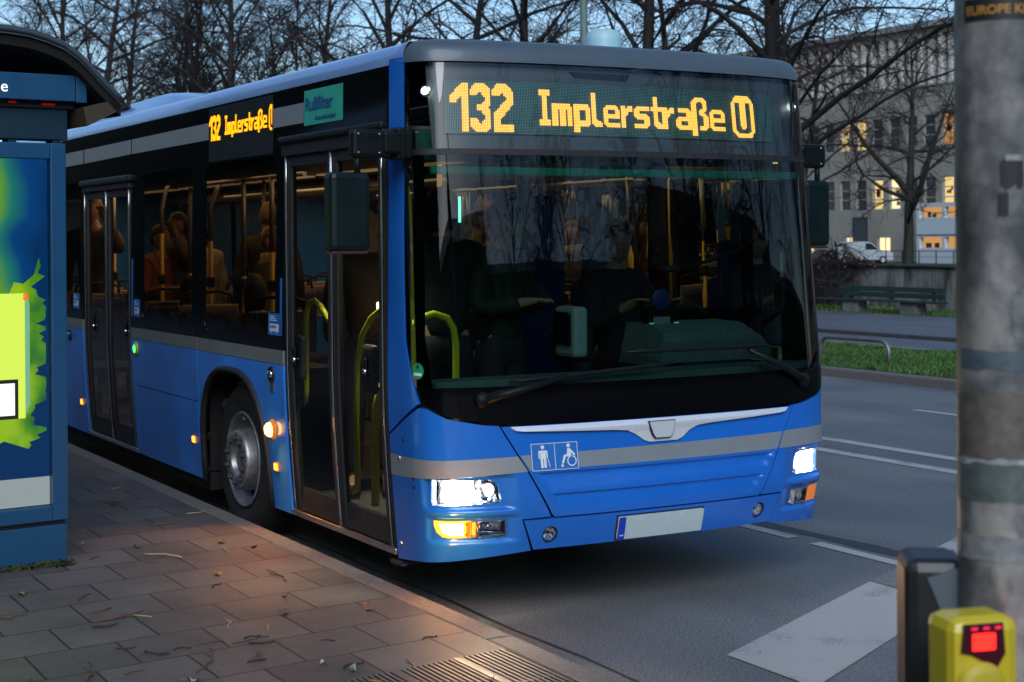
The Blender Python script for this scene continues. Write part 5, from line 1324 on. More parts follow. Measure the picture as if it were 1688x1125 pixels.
for a,b in gw:
    w=part(MB().box(X+.16,X+.2,a,a+.06,.53,1.75).box(X+.16,X+.2,b-.06,b,.53,1.75).box(X+.16,X+.2,(a+b)/2-.03,(a+b)/2+.03,.53,1.75),'window',M_WF)
    MB().add([(X+.19,a,.53),(X+.19,b,.53),(X+.19,b,1.75),(X+.19,a,1.75)],[(3,2,1,0)]).build('pane',M_LIT3,w)
dr=part(MB().box(X-.06,X+.02,86.0,86.12,-.1,3.3).box(X-.06,X+.02,87.55,87.67,-.1,3.3).box(X-.06,X+.02,86.0,87.67,3.2,3.34),'door',mat('door_frame_dark',(.04,.045,.05),.5)); MB().box(X-.03,X+.0,86.12,87.55,-.1,3.2).build('door_leaf',mat('door_leaf_dark',(.05,.055,.065),.4),dr)
# white annex in front of the building
an=empty('white_annex',(75,71,0),0,'white two-storey container annex with orange-lit window bands in front of the office building','annex')
AX=75.; hol=[]
M_AN=mat('annex_white',(.55,.62,.66),.55,noise_amt=.05)
def pan(mb,name,m,par=None):
    o=mb.build(name,m,par or an)
    if par is None: o.matrix_parent_inverse=Matrix.Translation((-75,-71,0))
    return o
b_=MB(); b_.box(AX,78.3,60,77,-.1,.98); b_.box(AX,78.3,60,77,1.78,3.1); b_.box(AX,78.3,60,77,3.86,4.16); b_.box(AX+.6,78.3,60,76.9,.98,1.78); b_.box(AX+.6,78.3,60,76.9,3.1,3.86)
for k in range(8): yy=76.72-2.45*k; b_.box(AX,AX+.6,yy,yy+.28,.98,1.78); b_.box(AX,AX+.6,yy,yy+.28,3.1,3.86)
pan(b_,'wall',M_AN); pan(MB().box(AX-.03,AX,60,77,1.9,1.96),'joint',M_RUB)
for k in range(6):
    y1=76.72-2.45*k;y0=y1-2.17
    for zz,(z0,z1),m in ((0,(.98,1.78),M_LIT2),(1,(3.1,3.86),M_LIT2)):
        w=pan(MB().box(AX+.28,AX+.33,y0,y0+.08,z0,z1).box(AX+.28,AX+.33,y1-.08,y1,z0,z1).box(AX+.28,AX+.33,y0,y1,z0,z0+.06),'window',M_AN)
        MB().add([(AX+.32,y0,z0),(AX+.32,y1,z0),(AX+.32,y1,z1),(AX+.32,y0,z1)],[(3,2,1,0)]).build('pane',m,w)
        q=MB(); r_=random.Random(k+zz*9)
        for _ in range(2): ya=y0+.2+r_.random()*1.3; q.box(AX+.29,AX+.31,ya,ya+.3+.3*r_.random(),z0+.06,z0+.25+.35*r_.random())
        q.build('interior_shape',mat('interior_brown',(.06,.03,.02),.8),w)
# railing in front
ra=empty('guard_railing',(72,72,0),0,'thin dark guard railing in front of the white annex','railing')
mb=MB()
for k in range(12): MB().box(-.03,.03,-8+k*1.6,-7.95+k*1.6,-.04,.85).build('post',M_RUB,ra)
pass; MB().tube([(0,-8,.85),(0,10,.85)],.03,6).tube([(0,-8,.45),(0,10,.45)],.015,6).build('handrail',M_RUB,ra)
# small white van parked in front
vn=empty('parked_van',(71.6,78.9,-.06),math.atan2(-.49,.872),'small white van parked in front of the pale office building','van')
prof=[(-2.05,.30),(-2.08,.95),(-1.98,1.50),(-1.7,1.56),(.2,1.56),(.55,1.48),(1.15,.98),(1.75,.88),(2.02,.72),(2.08,.38),(2.0,.25),(-1.95,.25)]
MB().prism(prof,-.78,.78,1).build('body',mat('van_white',(.42,.48,.52),.4,coat=.5),vn,fix=True)
MB().prism([(.48,1.44),(1.05,1.0),(.15,.98),(.12,1.44)],-.79,.79,1).build('side_window',M_PANE,vn,fix=True)
MB().prism([(.62,1.46),(1.16,1.01),(1.18,1.03),(.64,1.49)],-.68,.68,1).build('windscreen',M_PANE,vn,fix=True)
for x in (-1.35,1.35):
    for s in (-1,1):
        Mx=Matrix.Translation((x,s*.70,.29))@Matrix.Rotation(R(90)*-s,4,'X')
        wv=MB().lathe([(0,-.1),(.27,-.1),(.29,-.06),(.29,.06),(.25,.10),(.17,.10)],20,Mx).build('wheel',M_TYRE,vn); MB().lathe([(.17,.10),(.15,.07),(0,.08)],16,Mx).build('rim',M_WHEEL,wv)
for s in (-1,1): MB().box(1.95,2.06,s*.6-.14,s*.6+.14,.62,.78,.02).build('headlight',mat('van_lamp',(.5,.5,.5),.2),vn)
# lamp column on the median
lc=empty('lamp_column',(11.3,18.7,.1),0,'green-grey tapering lamp column rising behind the roof cap of the bus','lamp post')
MB().tube([(0,0,0),(-.03,0,3),(-.12,0,8.5)],[.105,.09,.06],16).build('pole',mat('column_green',(.10,.16,.13),.5,noise_amt=.1),lc)
MB().tube([(-.12,0,8.5),(-.35,0,9.0),(-1.2,0,9.15)],[.055,.05,.04],10).build('arm',mat('column_green'),lc); MB().box(-1.9,-1.1,-.13,.13,9.08,9.22,.04).build('lamp_head',M_SATIN,lc)
MB().lathe([(.100,0),(.104,.01),(.104,.05),(.1,.06)],16,Matrix.Translation((-.055,0,4.35))).build('clamp_ring',M_SATIN,lc)
# ------------------------------------------------------------------ SHELTER
SR=R(7)
sh=empty('bus_shelter',(-2.565,1.87,.16),SR,'blue bus shelter with arched roof at the left edge of the picture','bus shelter')
M_SB=mat('shelter_blue',(.004,.070,.165),.48,.0,.15,noise_amt=.05)
M_SBD=mat('shelter_teal_dark',(.006,.030,.050),.4,noise_amt=.1)
M_RF=mat('shelter_roof_metal',(.16,.20,.22),.4,.5,noise_amt=.15)
Z=lambda z:z-.16
MB().box(-.34-1.3,.0,.02,.20,Z(.16),Z(.365),.006).build('plinth',M_SB,sh)
MB().box(-1.62,-.01,.03,.19,Z(.36),Z(.392)).build('shadow_gap',M_RUB,sh)
fr=MB()
fr.box(-.085,.0,0,.20,Z(.39),Z(2.41),.006); fr.box(-1.64,-1.555,0,.20,Z(.39),Z(2.41),.006); fr.box(-1.555,-.085,0,.20,Z(.39),Z(.47),.006); fr.box(-1.555,-.085,0,.20,Z(2.325),Z(2.41),.006)
fr.box(-1.5,-.1,.12,.19,Z(.45),Z(2.35)); fr.build('poster_frame',M_SB,sh)
def poster(nt,b):
    nt.nodes.clear()
    tc=_n(nt,'ShaderNodeTexCoord'); sp=_n(nt,'ShaderNodeSeparateXYZ'); nt.links.new(tc.outputs['Object'],sp.inputs[0])
    n1=_n(nt,'ShaderNodeTexNoise'); n1.inputs['Scale'].default_value=1.6; n1.inputs['Detail'].default_value=1.5; nt.links.new(tc.outputs['Object'],n1.inputs['Vector'])
    n2=_n(nt,'ShaderNodeTexNoise'); n2.inputs['Scale'].default_value=26; n2.inputs['Detail'].default_value=3; nt.links.new(tc.outputs['Object'],n2.inputs['Vector'])
    # fac grows to the left: yellow-green glow, blue to the right
    a=_n(nt,'ShaderNodeMath',operation='MULTIPLY_ADD'); nt.links.new(sp.outputs[0],a.inputs[0]); a.inputs[1].default_value=-1.9; 
    nt.links.new(n1.outputs['Fac'],a.inputs[2])
    cr=_n(nt,'ShaderNodeValToRGB'); e=cr.color_ramp.elements; e[0].position=.55; e[0].color=(.003,.035,.13,1); e[1].position=1.35; e[1].color=(.75,.9,.02,1)
    for pp,c in ((.72,(.004,.06,.22,1)),(.85,(.02,.22,.16,1)),(.98,(.16,.42,.02,1))): q=e.new(pp); q.color=c
    z1=_n(nt,'ShaderNodeMath',operation='SUBTRACT'); nt.links.new(sp.outputs[2],z1.inputs[0]); z1.inputs[1].default_value=1.86
    z2=_n(nt,'ShaderNodeMath',operation='ABSOLUTE'); nt.links.new(z1.outputs[0],z2.inputs[0]); z3=_n(nt,'ShaderNodeMath',operation='MULTIPLY_ADD'); nt.links.new(z2.outputs[0],z3.inputs[0]); z3.inputs[1].default_value=-.45; nt.links.new(a.outputs[0],z3.inputs[2])
    sc0=_n(nt,'ShaderNodeMath',operation='MULTIPLY'); nt.links.new(z3.outputs[0],sc0.inputs[0]); sc0.inputs[1].default_value=.92
    nt.links.new(sc0.outputs[0],cr.inputs[0])
    em=_n(nt,'ShaderNodeEmission'); nt.links.new(cr.outputs[0],em.inputs[0]); em.inputs[1].default_value=.6
    o=_n(nt,'ShaderNodeOutputMaterial'); nt.links.new(em.outputs[0],o.inputs[0])
M_POST=sheetmat('poster_backlit',poster)
po=MB().box(-1.555,-.085,.055,.06,Z(.47),Z(2.325)).build('poster',M_POST,sh)
# splash shape, product box, white strip
jag=[]
r_=random.Random(9)
zs=[Z(.625)+ .03*k for k in range(46)]
def edge(z):
    t=(z-Z(.75))/1.2
    return -.19+.10*math.sin(max(0,min(1,t))*3.14)+.045*math.sin(z*29)+.02*math.sin(z*71+1)
pts=[]
z=Z(.78)
while z<Z(1.72):
    pts.append((min(-.10,edge(z)+r_.uniform(-.03,.035)),z)); z+=.018
top=[(-.135,Z(1.80)),(-.125,Z(1.75)),(-.17,Z(1.70)),(-.22,Z(1.66)),(-.27,Z(1.67)),(-.30,Z(1.60)),(-.5,Z(1.62)),(-1.0,Z(1.7)),(-1.55,Z(1.6))]
M_GR=emis('poster_green',(.10,.36,.015)  ,.6)
def _gr():
    nt=M_GR.node_tree; em=[n for n in nt.nodes if n.type=='EMISSION'][0]; tc=_n(nt,'ShaderNodeTexCoord'); no=_n(nt,'ShaderNodeTexNoise'); no.inputs['Scale'].default_value=5; no.inputs['Detail'].default_value=6
    sp=_n(nt,'ShaderNodeSeparateXYZ'); nt.links.new(tc.outputs['Object'],sp.inputs[0]); a=_n(nt,'ShaderNodeMath',operation='MULTIPLY_ADD'); nt.links.new(sp.outputs[0],a.inputs[0]); a.inputs[1].default_value=-1.6; nt.links.new(no.outputs['Fac'],a.inputs[2])
    cr=_n(nt,'ShaderNodeValToRGB'); e=cr.color_ramp.elements; e[0].position=.55; e[0].color=(.012,.10,.05,1); e[1].position=1.; e[1].color=(.36,.62,.02,1); q=e.new(.75); q.color=(.08,.30,.02,1)
    nt.links.new(tc.outputs['Object'],no.inputs['Vector']); nt.links.new(a.outputs[0],cr.inputs[0]); nt.links.new(cr.outputs[0],em.inputs[0])
_gr()
MB().prism([p for p in pts]+top+[(-1.55,Z(.74)),(-.5,Z(.76)),(-.33,Z(.83))],.050,.053,1).build('poster_splash',M_GR,sh,fix=True)
MB().box(-1.2,-.215,.044,.049,Z(.945),Z(1.61),.002).build('poster_box',emis('poster_yellow',(.72,.90,.10),.8),sh)
MB().prism([(-.215,Z(.96)),(-.19,Z(1.02)),(-.19,Z(1.56)),(-.215,Z(1.61))],.044,.049,1).build('poster_box_side',emis('poster_teal',(.30,.70,.40),.5),sh,fix=True)
MB().box(-1.0,-.255,.040,.043,Z(.945),Z(1.155)).build('poster_black_frame',emis('poster_dark',(.03,.03,.02),.5),sh)
MB().box(-1.0,-.275,.036,.039,Z(.965),Z(1.135)).build('poster_white_field',emis('poster_white',(1,1,1),.9),sh)
MB().box(-1.555,-.085,.050,.054,Z(.475),Z(.625)).build('poster_strip',emis('poster_pale',(.62,.72,.74),.36),sh)
text('poster_letter','a',.07,emis('poster_orange',(1,.13,.01),.9),frame((-.225,.042,Z(1.575)),(1,0,0),(0,0,1)),sh,bold=.002)
MB().box(-1.555,-.085,.012,.018,Z(.47),Z(2.325)).build('poster_glass',glassm('case_glass',(.93,.95,.95),1.35),sh)
# upper works
hb=MB().box(-1.8,.045,-.03,.22,Z(2.635),Z(2.775),.004).build('header_box',M_SB,sh); MB().box(.049,.108,-.03,.22,Z(2.63),Z(2.78),.004).build('header_end',M_SB,sh)
text('header_letter','e',.085,emis('sign_white',(1,1,1),1.0),frame((-.362,-.032,Z(2.672)),(1,0,0),(0,0,1)),hb,bold=.0)
MB().box(-1.8,.03,.05,.20,Z(2.43),Z(2.60),.006).build('upper_beam',M_SBD,sh); MB().box(-1.8,.06,.03,.24,Z(2.598),Z(2.634),.004).build('lamp_recess',M_RUB,sh)
MB().box(-.30,-.26,.024,.030,Z(2.618),Z(2.628)).box(-.12,-.05,.024,.030,Z(2.612),Z(2.624)).build('red_glow_strip',emis('red_reflex',(1,.02,.02),.12),sh)
for x in (-.27,-.03): MB().box(x-.022,x+.022,.06,.16,Z(2.40),Z(2.45)).build('beam_bracket',M_SBD,sh)
arc=[(-1.8,2.75),(-1.4,2.90),(-.9,2.99),(-.5,3.015),(-.34,3.010),(-.24,3.000),(-.145,2.978),(-.05,2.944),(.03,2.892),(.08,2.846),(.13,2.795),(.175,2.751),(.225,2.705),(.27,2.662)]
def arcpoly(off): return [(x,Z(z)-off) for x,z in arc]
MB().prism(arcpoly(0)+arcpoly(.045)[::-1],-.12,3.9,1).build('roof_shell',M_RF,sh,fix=True)
MB().prism(arcpoly(.047)+arcpoly(.10)[::-1],-.10,3.88,1).build('roof_lining',mat('lining_black',(.003,.003,.003),.9),sh,fix=True)
MB().tube([(x,-.125,Z(z)-.02) for x,z in arc],.016,6).build('roof_edge_trim',mat('trim_grey',(.10,.13,.15),.35,.6),sh)
MB().prism([(.06,Z(2.60)),(.26,Z(2.655)),(.31,Z(2.63)),(.28,Z(2.60)),(.08,Z(2.50))],-.1,3.88,1).build('gutter',mat('gutter_brown',(.05,.035,.02),.6),sh,fix=True)
for y in (.3,2.0,3.7): MB().box(-1.55,-1.47,y-.04,y+.04,Z(.16),Z(2.9),.006).build('rear_post',M_SBD,sh)
MB().box(-1.52,-1.50,.34,3.7,Z(.45),Z(2.3)).build('rear_glass',glassm('shelter_glass',(.75,.8,.8),1.45),sh)
MB().box(-1.42,-1.0,.6,3.4,Z(.58),Z(.62),.01).build('seat',M_SATIN,sh)
# ------------------------------------------------------------------ SIGNAL POLE, BUTTON BOX
px_,py_=-2.482,-4.688
sg=empty('signal_pole',(px_,py_,.158),0,'thick grey steel pole plastered with torn stickers at the right edge','pole')
def polem(nt,b):
    tc=_n(nt,'ShaderNodeTexCoord'); mp=_n(nt,'ShaderNodeMapping'); mp.inputs['Scale'].default_value=(1.,1.,.55)
    n1=_n(nt,'ShaderNodeTexNoise'); n1.inputs['Scale'].default_value=9; n1.inputs['Detail'].default_value=8; n2=_n(nt,'ShaderNodeTexNoise'); n2.inputs['Scale'].default_value=34; n2.inputs['Detail'].default_value=5
    nt.links.new(tc.outputs['Object'],mp.inputs[0]); nt.links.new(mp.outputs[0],n1.inputs['Vector']); nt.links.new(tc.outputs['Object'],n2.inputs['Vector'])
    cr=_n(nt,'ShaderNodeValToRGB'); e=cr.color_ramp.elements; e[0].position=.36; e[0].color=(.07,.075,.075,1); e[1].position=.66; e[1].color=(.36,.34,.31,1); q=e.new(.5); q.color=(.17,.17,.165,1)
    ad=_n(nt,'ShaderNodeMath',operation='MULTIPLY_ADD'); nt.links.new(n2.outputs['Fac'],ad.inputs[0]); ad.inputs[1].default_value=.3; sb_=_n(nt,'ShaderNodeMath',operation='SUBTRACT'); nt.links.new(n1.outputs['Fac'],sb_.inputs[0]); sb_.inputs[1].default_value=.15; nt.links.new(sb_.outputs[0],ad.inputs[2])
    nt.links.new(ad.outputs[0],cr.inputs[0]); nt.links.new(cr.outputs[0],b.inputs['Base Color']); b.inputs['Roughness'].default_value=.5; b.inputs['Metallic'].default_value=.25
    bp=_n(nt,'ShaderNodeBump'); bp.inputs['Strength'].default_value=.3; bp.inputs['Distance'].default_value=.004; nt.links.new(n2.outputs['Fac'],bp.inputs['Height']); nt.links.new(bp.outputs[0],b.inputs['Normal'])
M_POLE=sheetmat('stickered_steel',polem)
RPO=.082
MB().lathe([(RPO,0),(RPO,3.6)],48).build('pole',M_POLE,sg)
fa=math.atan2(-6.78-py_,-4.68-px_)   # direction of the viewer side
def stick(name,a0,a1,z0,z1,m,wav=0.,seed=0,k=0):
    r=random.Random(seed); n=16; vs=[];fs=[]
    for i in range(n+1):
        a=fa+R(a0+(a1-a0)*i/n); e0=wav*r.uniform(-1,1); e1=wav*r.uniform(-1,1)
        for z in (z0+e0,z1+e1): vs.append(((RPO+.0012+.0007*k)*math.cos(a),(RPO+.0012+.0007*k)*math.sin(a),z-.158))
    for i in range(n): fs.append((2*i,2*i+2,2*i+3,2*i+1))
    return MB().add(vs,fs,True).build(name,m,sg)
sm_=lambda nm,c=(.1,.1,.1),na=.3: mat(nm,c,.55,noise_amt=na,noise_scale=40)
bs=stick('sticker',-48,60,2.262,2.302,sm_('sticker_black',(.012,.012,.012),.1))
stick('sticker',-90,90,1.300,1.345,sm_('sticker_pale',(.22,.23,.23)),.002,1)
stick('sticker',-80,95,1.405,1.475,sm_('sticker_darkteal',(.10,.125,.12)),.004,2)
stick('torn_edge',-85,70,1.472,1.482,sm_('sticker_torn_white',(.34,.36,.36)),.004,3,1)
stick('sticker',-70,90,1.480,1.60,sm_('sticker_brownish',(.13,.11,.095)),.006,4)
stick('sticker',-60,90,1.640,1.675,sm_('sticker_blue_grey',(.08,.11,.13)),.003,5)
stick('sticker',10,75,1.70,1.78,sm_('sticker_worn_grey',(.17,.18,.18),.5),.008,6)
stick('torn_sticker',-2,26,1.965,2.015,sm_('sticker_black'),.006,7)
stick('torn_sticker',-5,8,1.915,1.955,sm_('sticker_black'),.004,8)
stick('torn_sticker',5,24,2.012,2.022,sm_('sticker_torn_white'),.001,9,1)
# curved lettering on the black sticker
def curvetext(s,size,z,a_left,m,par):
    o=text('sticker_lettering',s,size,m,Matrix.Identity(4),par,1.0,bold=.0006,ext=0)
    for v in o.data.vertices:
        a=fa+R(a_left)+v.co.x/RPO; rr=RPO+.0025; zz=v.co.y+z-.158; v.co=(rr*math.cos(a),rr*math.sin(a),zz)
    return o
curvetext('EUROPE KICKZ',.022,2.273,-44,mat('sticker_orange_ink',(.45,.22,.04),.5),bs)
# dark box on the left of the pole
rz0=YAW_=0
fwd=Vector((.49,.872,0)); rgt=Vector((.872,-.49,0))
def camM(lat,dep,z,rot=0): 
    p=Vector((-4.68,-6.78,0))+fwd*dep+rgt*lat; p.z=z
    return Matrix.Translation(p)@Matrix.Rotation(math.atan2(rgt.y,rgt.x)+R(rot),4,'Z')
def localize(o,root): o.matrix_parent_inverse=root.matrix_world.inverted() if False else Matrix.Translation(-Vector(root.location)); return o
d1=MB().box(-.058,.052,-.06,.09,-.42,.0,.022,camM(.782,2.98,1.285,-6)); 
o=localize(d1.build('tactile_signal_box',mat('box_black',(.018,.019,.021),.42,noise_amt=.15),sg),sg)
o2=MB().prism([(-.02,-.03),(.05,-.005),(.052,-.09),(.02,-.13)],-.062,.088,1,camM(.782,2.978,1.283,-6)); localize(o2.build('box_hood',mat('hood_blue_grey',(.10,.13,.15),.35),sg,fix=True),sg)
yb=MB().box(-.064,.064,-.05,.05,-.34,0.,.022,camM(.782,2.73,1.236,14))
o=localize(yb.build('request_button_box',mat('box_yellow',(.60,.47,.02),.38,coat=.3,noise_amt=.08,noise_scale=12),sg),sg)
Mb=camM(.782,2.73,1.236,14)
def ob_(mb,name,m): return localize(mb.build(name,m,sg),sg)
ob_(MB().prism([(-.045,-.008),(.028,-.008),(.032,-.06),(.015,-.085),(-.03,-.06),(-.05,-.055)],-.0535,-.049,1,Mb),'lamp_window',mat('dark_red_lens',(.05,.002,.008),.2,coat=.5))
ob_(MB().box(-.030,.012,-.056,-.0535,-.052,-.024,.001,Mb),'lit_red_panel',emis('red_panel',(1,.015,.01),3.))
for k in range(3): ob_(MB().box(-.032+.022*k,-.020+.022*k,-.055,-.0535,-.018,-.013,.001,Mb),'red_led',emis('red_led',(1,.03,.12),.8))
ob_(MB().box(.0635,.0665,-.012,.006,-.070,-.025,.001,Mb),'lit_side_panel',emis('red_panel'.replace('x',''),(1,.02,.01),2.2))
ob_(MB().lathe([(.045,0),(.040,.012),(.022,.014),(0,.014)],28,Mb@Matrix.Translation((-.012,-.049,-.115))@Matrix.Rotation(R(90),4,'X')).box(-.055,.031,-.058,-.049,-.30,-.115,.004,Mb),'touch_plate',mat('box_yellow_plate',(.50,.42,.03),.5))
# ------------------------------------------------------------------ GRATE
gt=empty('drain_grate',(-2.0,-1.6,.160),0,'slotted steel drain grate let into the paving beside the kerb','grate')
yb_=lambda x,y0: y0+.14*(x+1.452)
def shear(v): return v
g=MB(); x=-2.62
while x<-1.47:
    y1=yb_(x,-.945); g.add([(x-.007,y1,.170),(x+.007,y1,.170),(x+.007,y1-1.6,.170),(x-.007,y1-1.6,.170),(x-.005,y1,.1605),(x+.005,y1,.1605),(x+.005,y1-1.6,.1605),(x-.005,y1-1.6,.1605)],[(3,2,1,0),(0,1,5,4),(0,4,7,3),(1,2,6,5)]); x+=.0255
o=g.build('bar',mat('worn_steel',(.15,.145,.135),.6,.5,noise_amt=.3,noise_scale=14),gt); o.matrix_parent_inverse=Matrix.Translation((2.0,1.6,-.160))
cb=MB()
for y0 in (-1.385,-1.84): cb.add([(-2.63,yb_(-2.63,y0),.1685),(-1.46,yb_(-1.46,y0),.1685),(-1.46,yb_(-1.46,y0-.016),.1685),(-2.63,yb_(-2.63,y0-.016),.1685)],[(3,2,1,0)])
for x in (-2.37,-1.99,-1.70): cb.add([(x-.014,yb_(x,-.95),.1712),(x+.014,yb_(x,-.95),.1712),(x+.014,yb_(x,-2.4),.1712),(x-.014,yb_(x,-2.4),.1712)],[(3,2,1,0)])
o=cb.build('cross_bar',mat('worn_dark_steel',(.10,.10,.10),.5,.6,noise_amt=.3),gt); o.matrix_parent_inverse=Matrix.Translation((2.0,1.6,-.160))
o=MB().add([(-2.65,yb_(-2.65,-.935),.1602),(-1.435,yb_(-1.435,-.935),.1602),(-1.435,-2.6,.1602),(-2.65,-2.6,.1602)],[(3,2,1,0)]).build('pit_shade',mat('pit_shade_black',(.004,.004,.004),.9),gt); o.matrix_parent_inverse=Matrix.Translation((2.0,1.6,-.160))  # flat black sheet on the paving, paints the shade below the bars
# ------------------------------------------------------------------ LITTER
tw_m=[]
r_=random.Random(17)
M_TW=[mat('twig_brown',(.13,.065,.035),.7),mat('twig_straw',(.42,.34,.17),.7),mat('twig_dark',(.05,.03,.022),.8)]
for k in range(6):
    L=(.09,.14,.06,.18,.11,.07)[k]; pts=[Vector((-L/2,0,.003))]
    for i in range(6): pts.append(pts[-1]+Vector((L/6,r_.gauss(0,.004)+.004*(i-2.5)*(1 if k%2 else -1)*.6,.0006*r_.random())))
    mbx=MB().tube(pts,[.0016,.0022,.0022,.002,.0018,.0016,.001],5)
    if k in (1,3): mbx.tube([pts[3],pts[3]+Vector((.03,.022,.002))],[.0015,.001],4)
    if k==2: mbx.ball(tuple(pts[-1]),.0035,6,4)
    tw_m.append(mbx.mesh('fallen_twig',M_TW[(0,1,2,0,1,2)[k]]))
tl={0:('short reddish-brown twig lying on the grey paving slabs','short brown twigs on the paving'),1:('straw-coloured forked stalk lying on the grey paving slabs','straw-coloured forked stalks on the paving'),2:('tiny dark twig with a knob on the grey paving slabs','tiny dark twigs on the paving'),3:('long brown forked twig lying on the grey paving slabs','long forked twigs on the paving'),4:('pale straw-coloured stalk lying on the grey paving slabs','pale stalks on the paving'),5:('short blackish twig lying on the grey paving slabs','short blackish twigs on the paving')}
for i in range(80):
    k=r_.choice([0,0,0,1,2,2,3,3,4,5,5]); x=-1.45-2.1*r_.random()**.8; y=-1.7+6.2*r_.random()**1.3
    if x<-2.5 and y>1.85: continue
    o=link(bpy.data.objects.new('fallen_twig',tw_m[k])); z=.160 if not(x>-2.62 and y<-.9+.14*(x+1.45)) else .172
    o.location=(x,y,z); o.rotation_euler=(0,0,r_.choice([r_.uniform(0,6.28),r_.gauss(.3,.5)])); s=r_.uniform(.8,1.7); o.scale=(s,s,s*1.6); tag(o,tl[k][0],'twig',tl[k][1])
def leafmesh(k):
    w=(.022,.030,.016)[k]; L=(.075,.06,.05)[k]; vs=[];fs=[]; n=7
    for i in range(n+1):
        t=i/n; ww=w*math.sin(math.pi*min(1,t*.98+.01))**.8*(1+.15*math.sin(t*23)); x=-L/2+L*t; z=.004+.010*math.sin(t*5+k)
        vs+=[(x,-ww,z+.008*(1+math.sin(t*9))),(x,0,z-.002),(x,ww,z+.007)]
    for i in range(n): o=i*3; fs+=[(o,o+3,o+4,o+1),(o+1,o+4,o+5,o+2)]
    mbx=MB().add(vs,fs,True); mbx.tube([(-L/2,0,.004),(-L/2-.02,.004,.002)],.0008,4)
    return mbx.mesh('fallen_leaf',mat(('leaf_ochre','leaf_brown','leaf_pale')[k],((.30,.17,.05),(.12,.06,.03),(.34,.36,.30))[k],.6,noise_amt=.3,noise_scale=60))
lm=[leafmesh(k) for k in range(3)]
ll=['curled ochre leaf lying on the grey paving slabs','withered brown leaf lying on the grey paving slabs','small pale grey-green leaf lying on the grey paving slabs']
for i in range(22):
    k=r_.randrange(3); x=-1.5-1.9*r_.random(); y=-1.5+5*r_.random()**1.4
    if x<-2.5 and y>1.8: continue
    o=link(bpy.data.objects.new('fallen_leaf',lm[k])); o.location=(x,y,.161 if not(x>-2.62 and y<-.9) else .172); o.rotation_euler=(r_.gauss(0,.15),r_.gauss(0,.15),r_.uniform(0,6.28)); s=r_.uniform(.6,1.1); o.scale=(s,s,s); tag(o,ll[k],'leaf',('ochre leaves on the paving','brown leaves on the paving','pale leaves on the paving')[k])
# moss and litter gathered at the foot of the shelter
grassfield('moss_fringe',-3.0,-2.56,1.78,1.86,.158,260,.03,mat('moss',(.05,.06,.02),.9),8)
# ------------------------------------------------------------------ LIGHT
w=bpy.data.worlds.new('World'); sc.world=w; w.use_nodes=True; nt=w.node_tree; nt.nodes.clear()
sky=_n(nt,'ShaderNodeTexSky'); sky.sky_type='NISHITA'; sky.sun_disc=False; sky.sun_elevation=R(SUN_EL); sky.sun_rotation=R(SUN_ROT); sky.air_density=1.0; sky.dust_density=.6; sky.ozone_density=2.5
tint=_n(nt,'ShaderNodeMix',data_type='RGBA',blend_type='MULTIPLY'); tint.inputs[0].default_value=1; tint.inputs[7].default_value=(*SKYTINT,1); nt.links.new(sky.outputs[0],tint.inputs[6])
bg=_n(nt,'ShaderNodeBackground'); bg.inputs[1].default_value=SKY; ow=_n(nt,'ShaderNodeOutputWorld'); nt.links.new(tint.outputs[2],bg.inputs[0]); nt.links.new(bg.outputs[0],ow.inputs[0])
def lamp(name,typ,loc,e,col,**k):
    l=bpy.data.lights.new(name,typ); l.energy=e; l.color=col
    for a,b in k.items():
        if a!='rot': setattr(l,a,b)
    o=bpy.data.objects.new(name,l); COL.objects.link(o); o.location=loc
    if 'rot' in k: o.rotation_euler=k['rot']
    return o
sun=lamp('sun','SUN',(0,-20,30),SUN_E,SUN_C,angle=R(SUN_A))
sd_=Vector((math.sin(R(SUN_AZ))*math.cos(R(SUN_H)),math.cos(R(SUN_AZ))*math.cos(R(SUN_H)),math.sin(R(SUN_H))))
sun.rotation_euler=sd_.to_track_quat('Z','Y').to_euler()
def aim(o,t): o.rotation_euler=(Vector(t)-o.location).to_track_quat('-Z','Y').to_euler()
for s in (-1,1):
    l=lamp('headlight_beam','SPOT',(s*1.02,-.06,.64),HEADW,(1,.72,.44),spot_size=R(78),spot_blend=.8,shadow_soft_size=.05); aim(l,(s*1.02+(-.75 if s<0 else .9),-5,-.35))
lamp('indicator_light','POINT',(-1.24,-.04,.455),5.,(1,.36,.05),shadow_soft_size=.04)
aim(lamp('side_indicator_light','SPOT',(-1.335,2.242,.752),SIDEW,(1,.30,.05),shadow_soft_size=.02,spot_size=R(140),spot_blend=.5),(-1.85,1.8,.16))
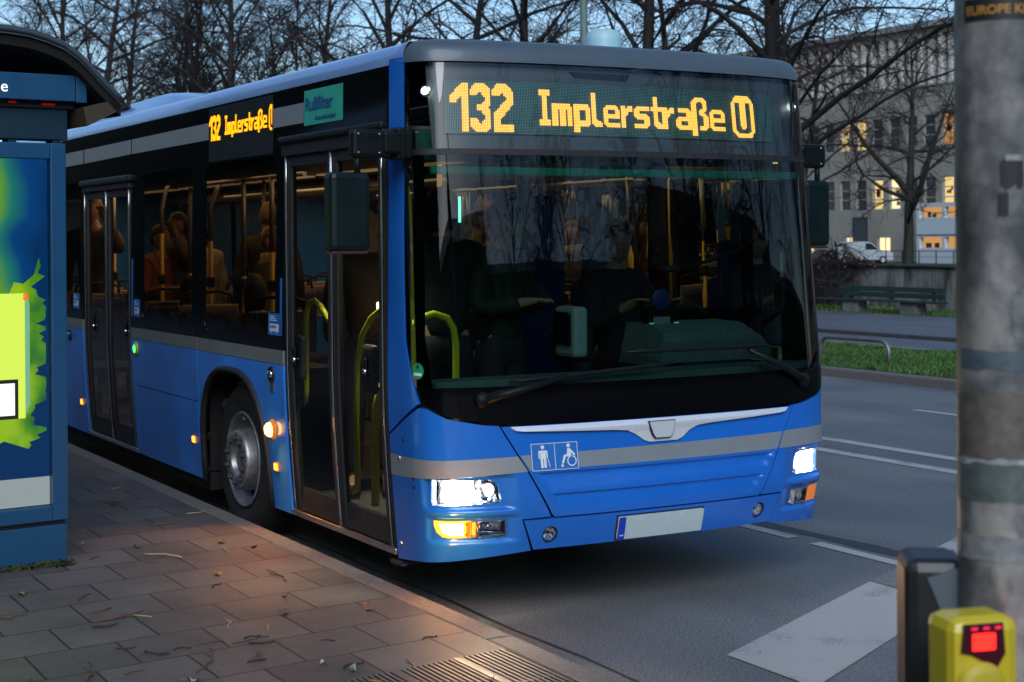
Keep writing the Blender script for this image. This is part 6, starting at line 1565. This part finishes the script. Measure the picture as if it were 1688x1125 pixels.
for k in range(4):
    l=lamp('saloon_light','AREA',(0,3.6+2.2*k,2.40),SALW,(1,.60,.28),shape='RECTANGLE',size=1.4,size_y=1.6)
lamp('front_saloon_light','AREA',(-.3,1.6,2.38),  .15,(.55,.95,.75),size=.5)
lamp('step_light','POINT',(-1.12,5.9,.22),.6,(1,.62,.25),shadow_soft_size=.05)
for s in (-1,1): lamp('bulb_light','POINT',(s*1.10,.155,.645),2.6 if s<0 else 2.,(1,.62,.34),shadow_soft_size=.02)
aim(lamp('handrail_fill','SPOT',(-1.02,1.25,2.38),80.,(1,.92,.66),spot_size=R(62),spot_blend=.5,shadow_soft_size=.1),(-1.19,1.25,.5))  # fill added to brighten the yellow handrails behind the front door glass
lamp('cab_glow','POINT',(.35,.75,1.9),.08,(.3,.9,.75),shadow_soft_size=.1)
# ------------------------------------------------------------------ CAMERA
cam=bpy.data.cameras.new('camera'); co=bpy.data.objects.new('camera',cam); COL.objects.link(co); sc.camera=co
cam.sensor_width=36; cam.lens=36*2630/1688; cam.shift_y=-(562.5-394)/1688; cam.clip_start=.05; cam.clip_end=4000
ya=.512; ro=.0075
r0=Vector((math.cos(ya),-math.sin(ya),0)); f0=Vector((math.sin(ya),math.cos(ya),0)); u0=Vector((0,0,1))
rr=(r0-u0*ro).normalized(); uu=(u0+r0*ro).normalized()
co.matrix_world=Matrix(((rr.x,uu.x,-f0.x,-4.68),(rr.y,uu.y,-f0.y,-6.78),(rr.z,uu.z,-f0.z,1.88),(0,0,0,1)))
cam.dof.use_dof=True; cam.dof.focus_distance=8.4; cam.dof.aperture_fstop=5.6
sc.view_settings.view_transform='Standard'; sc.view_settings.look='None'; sc.view_settings.gamma=1; sc.view_settings.exposure=EXPO
sc.render.engine='CYCLES'; cy=sc.cycles; cy.use_denoising=True; cy.max_bounces=8; cy.transparent_max_bounces=24; cy.caustics_reflective=False; cy.caustics_refractive=False; cy.sample_clamp_indirect=6
try: cy.denoiser='OPENIMAGEDENOISE'
except Exception: pass
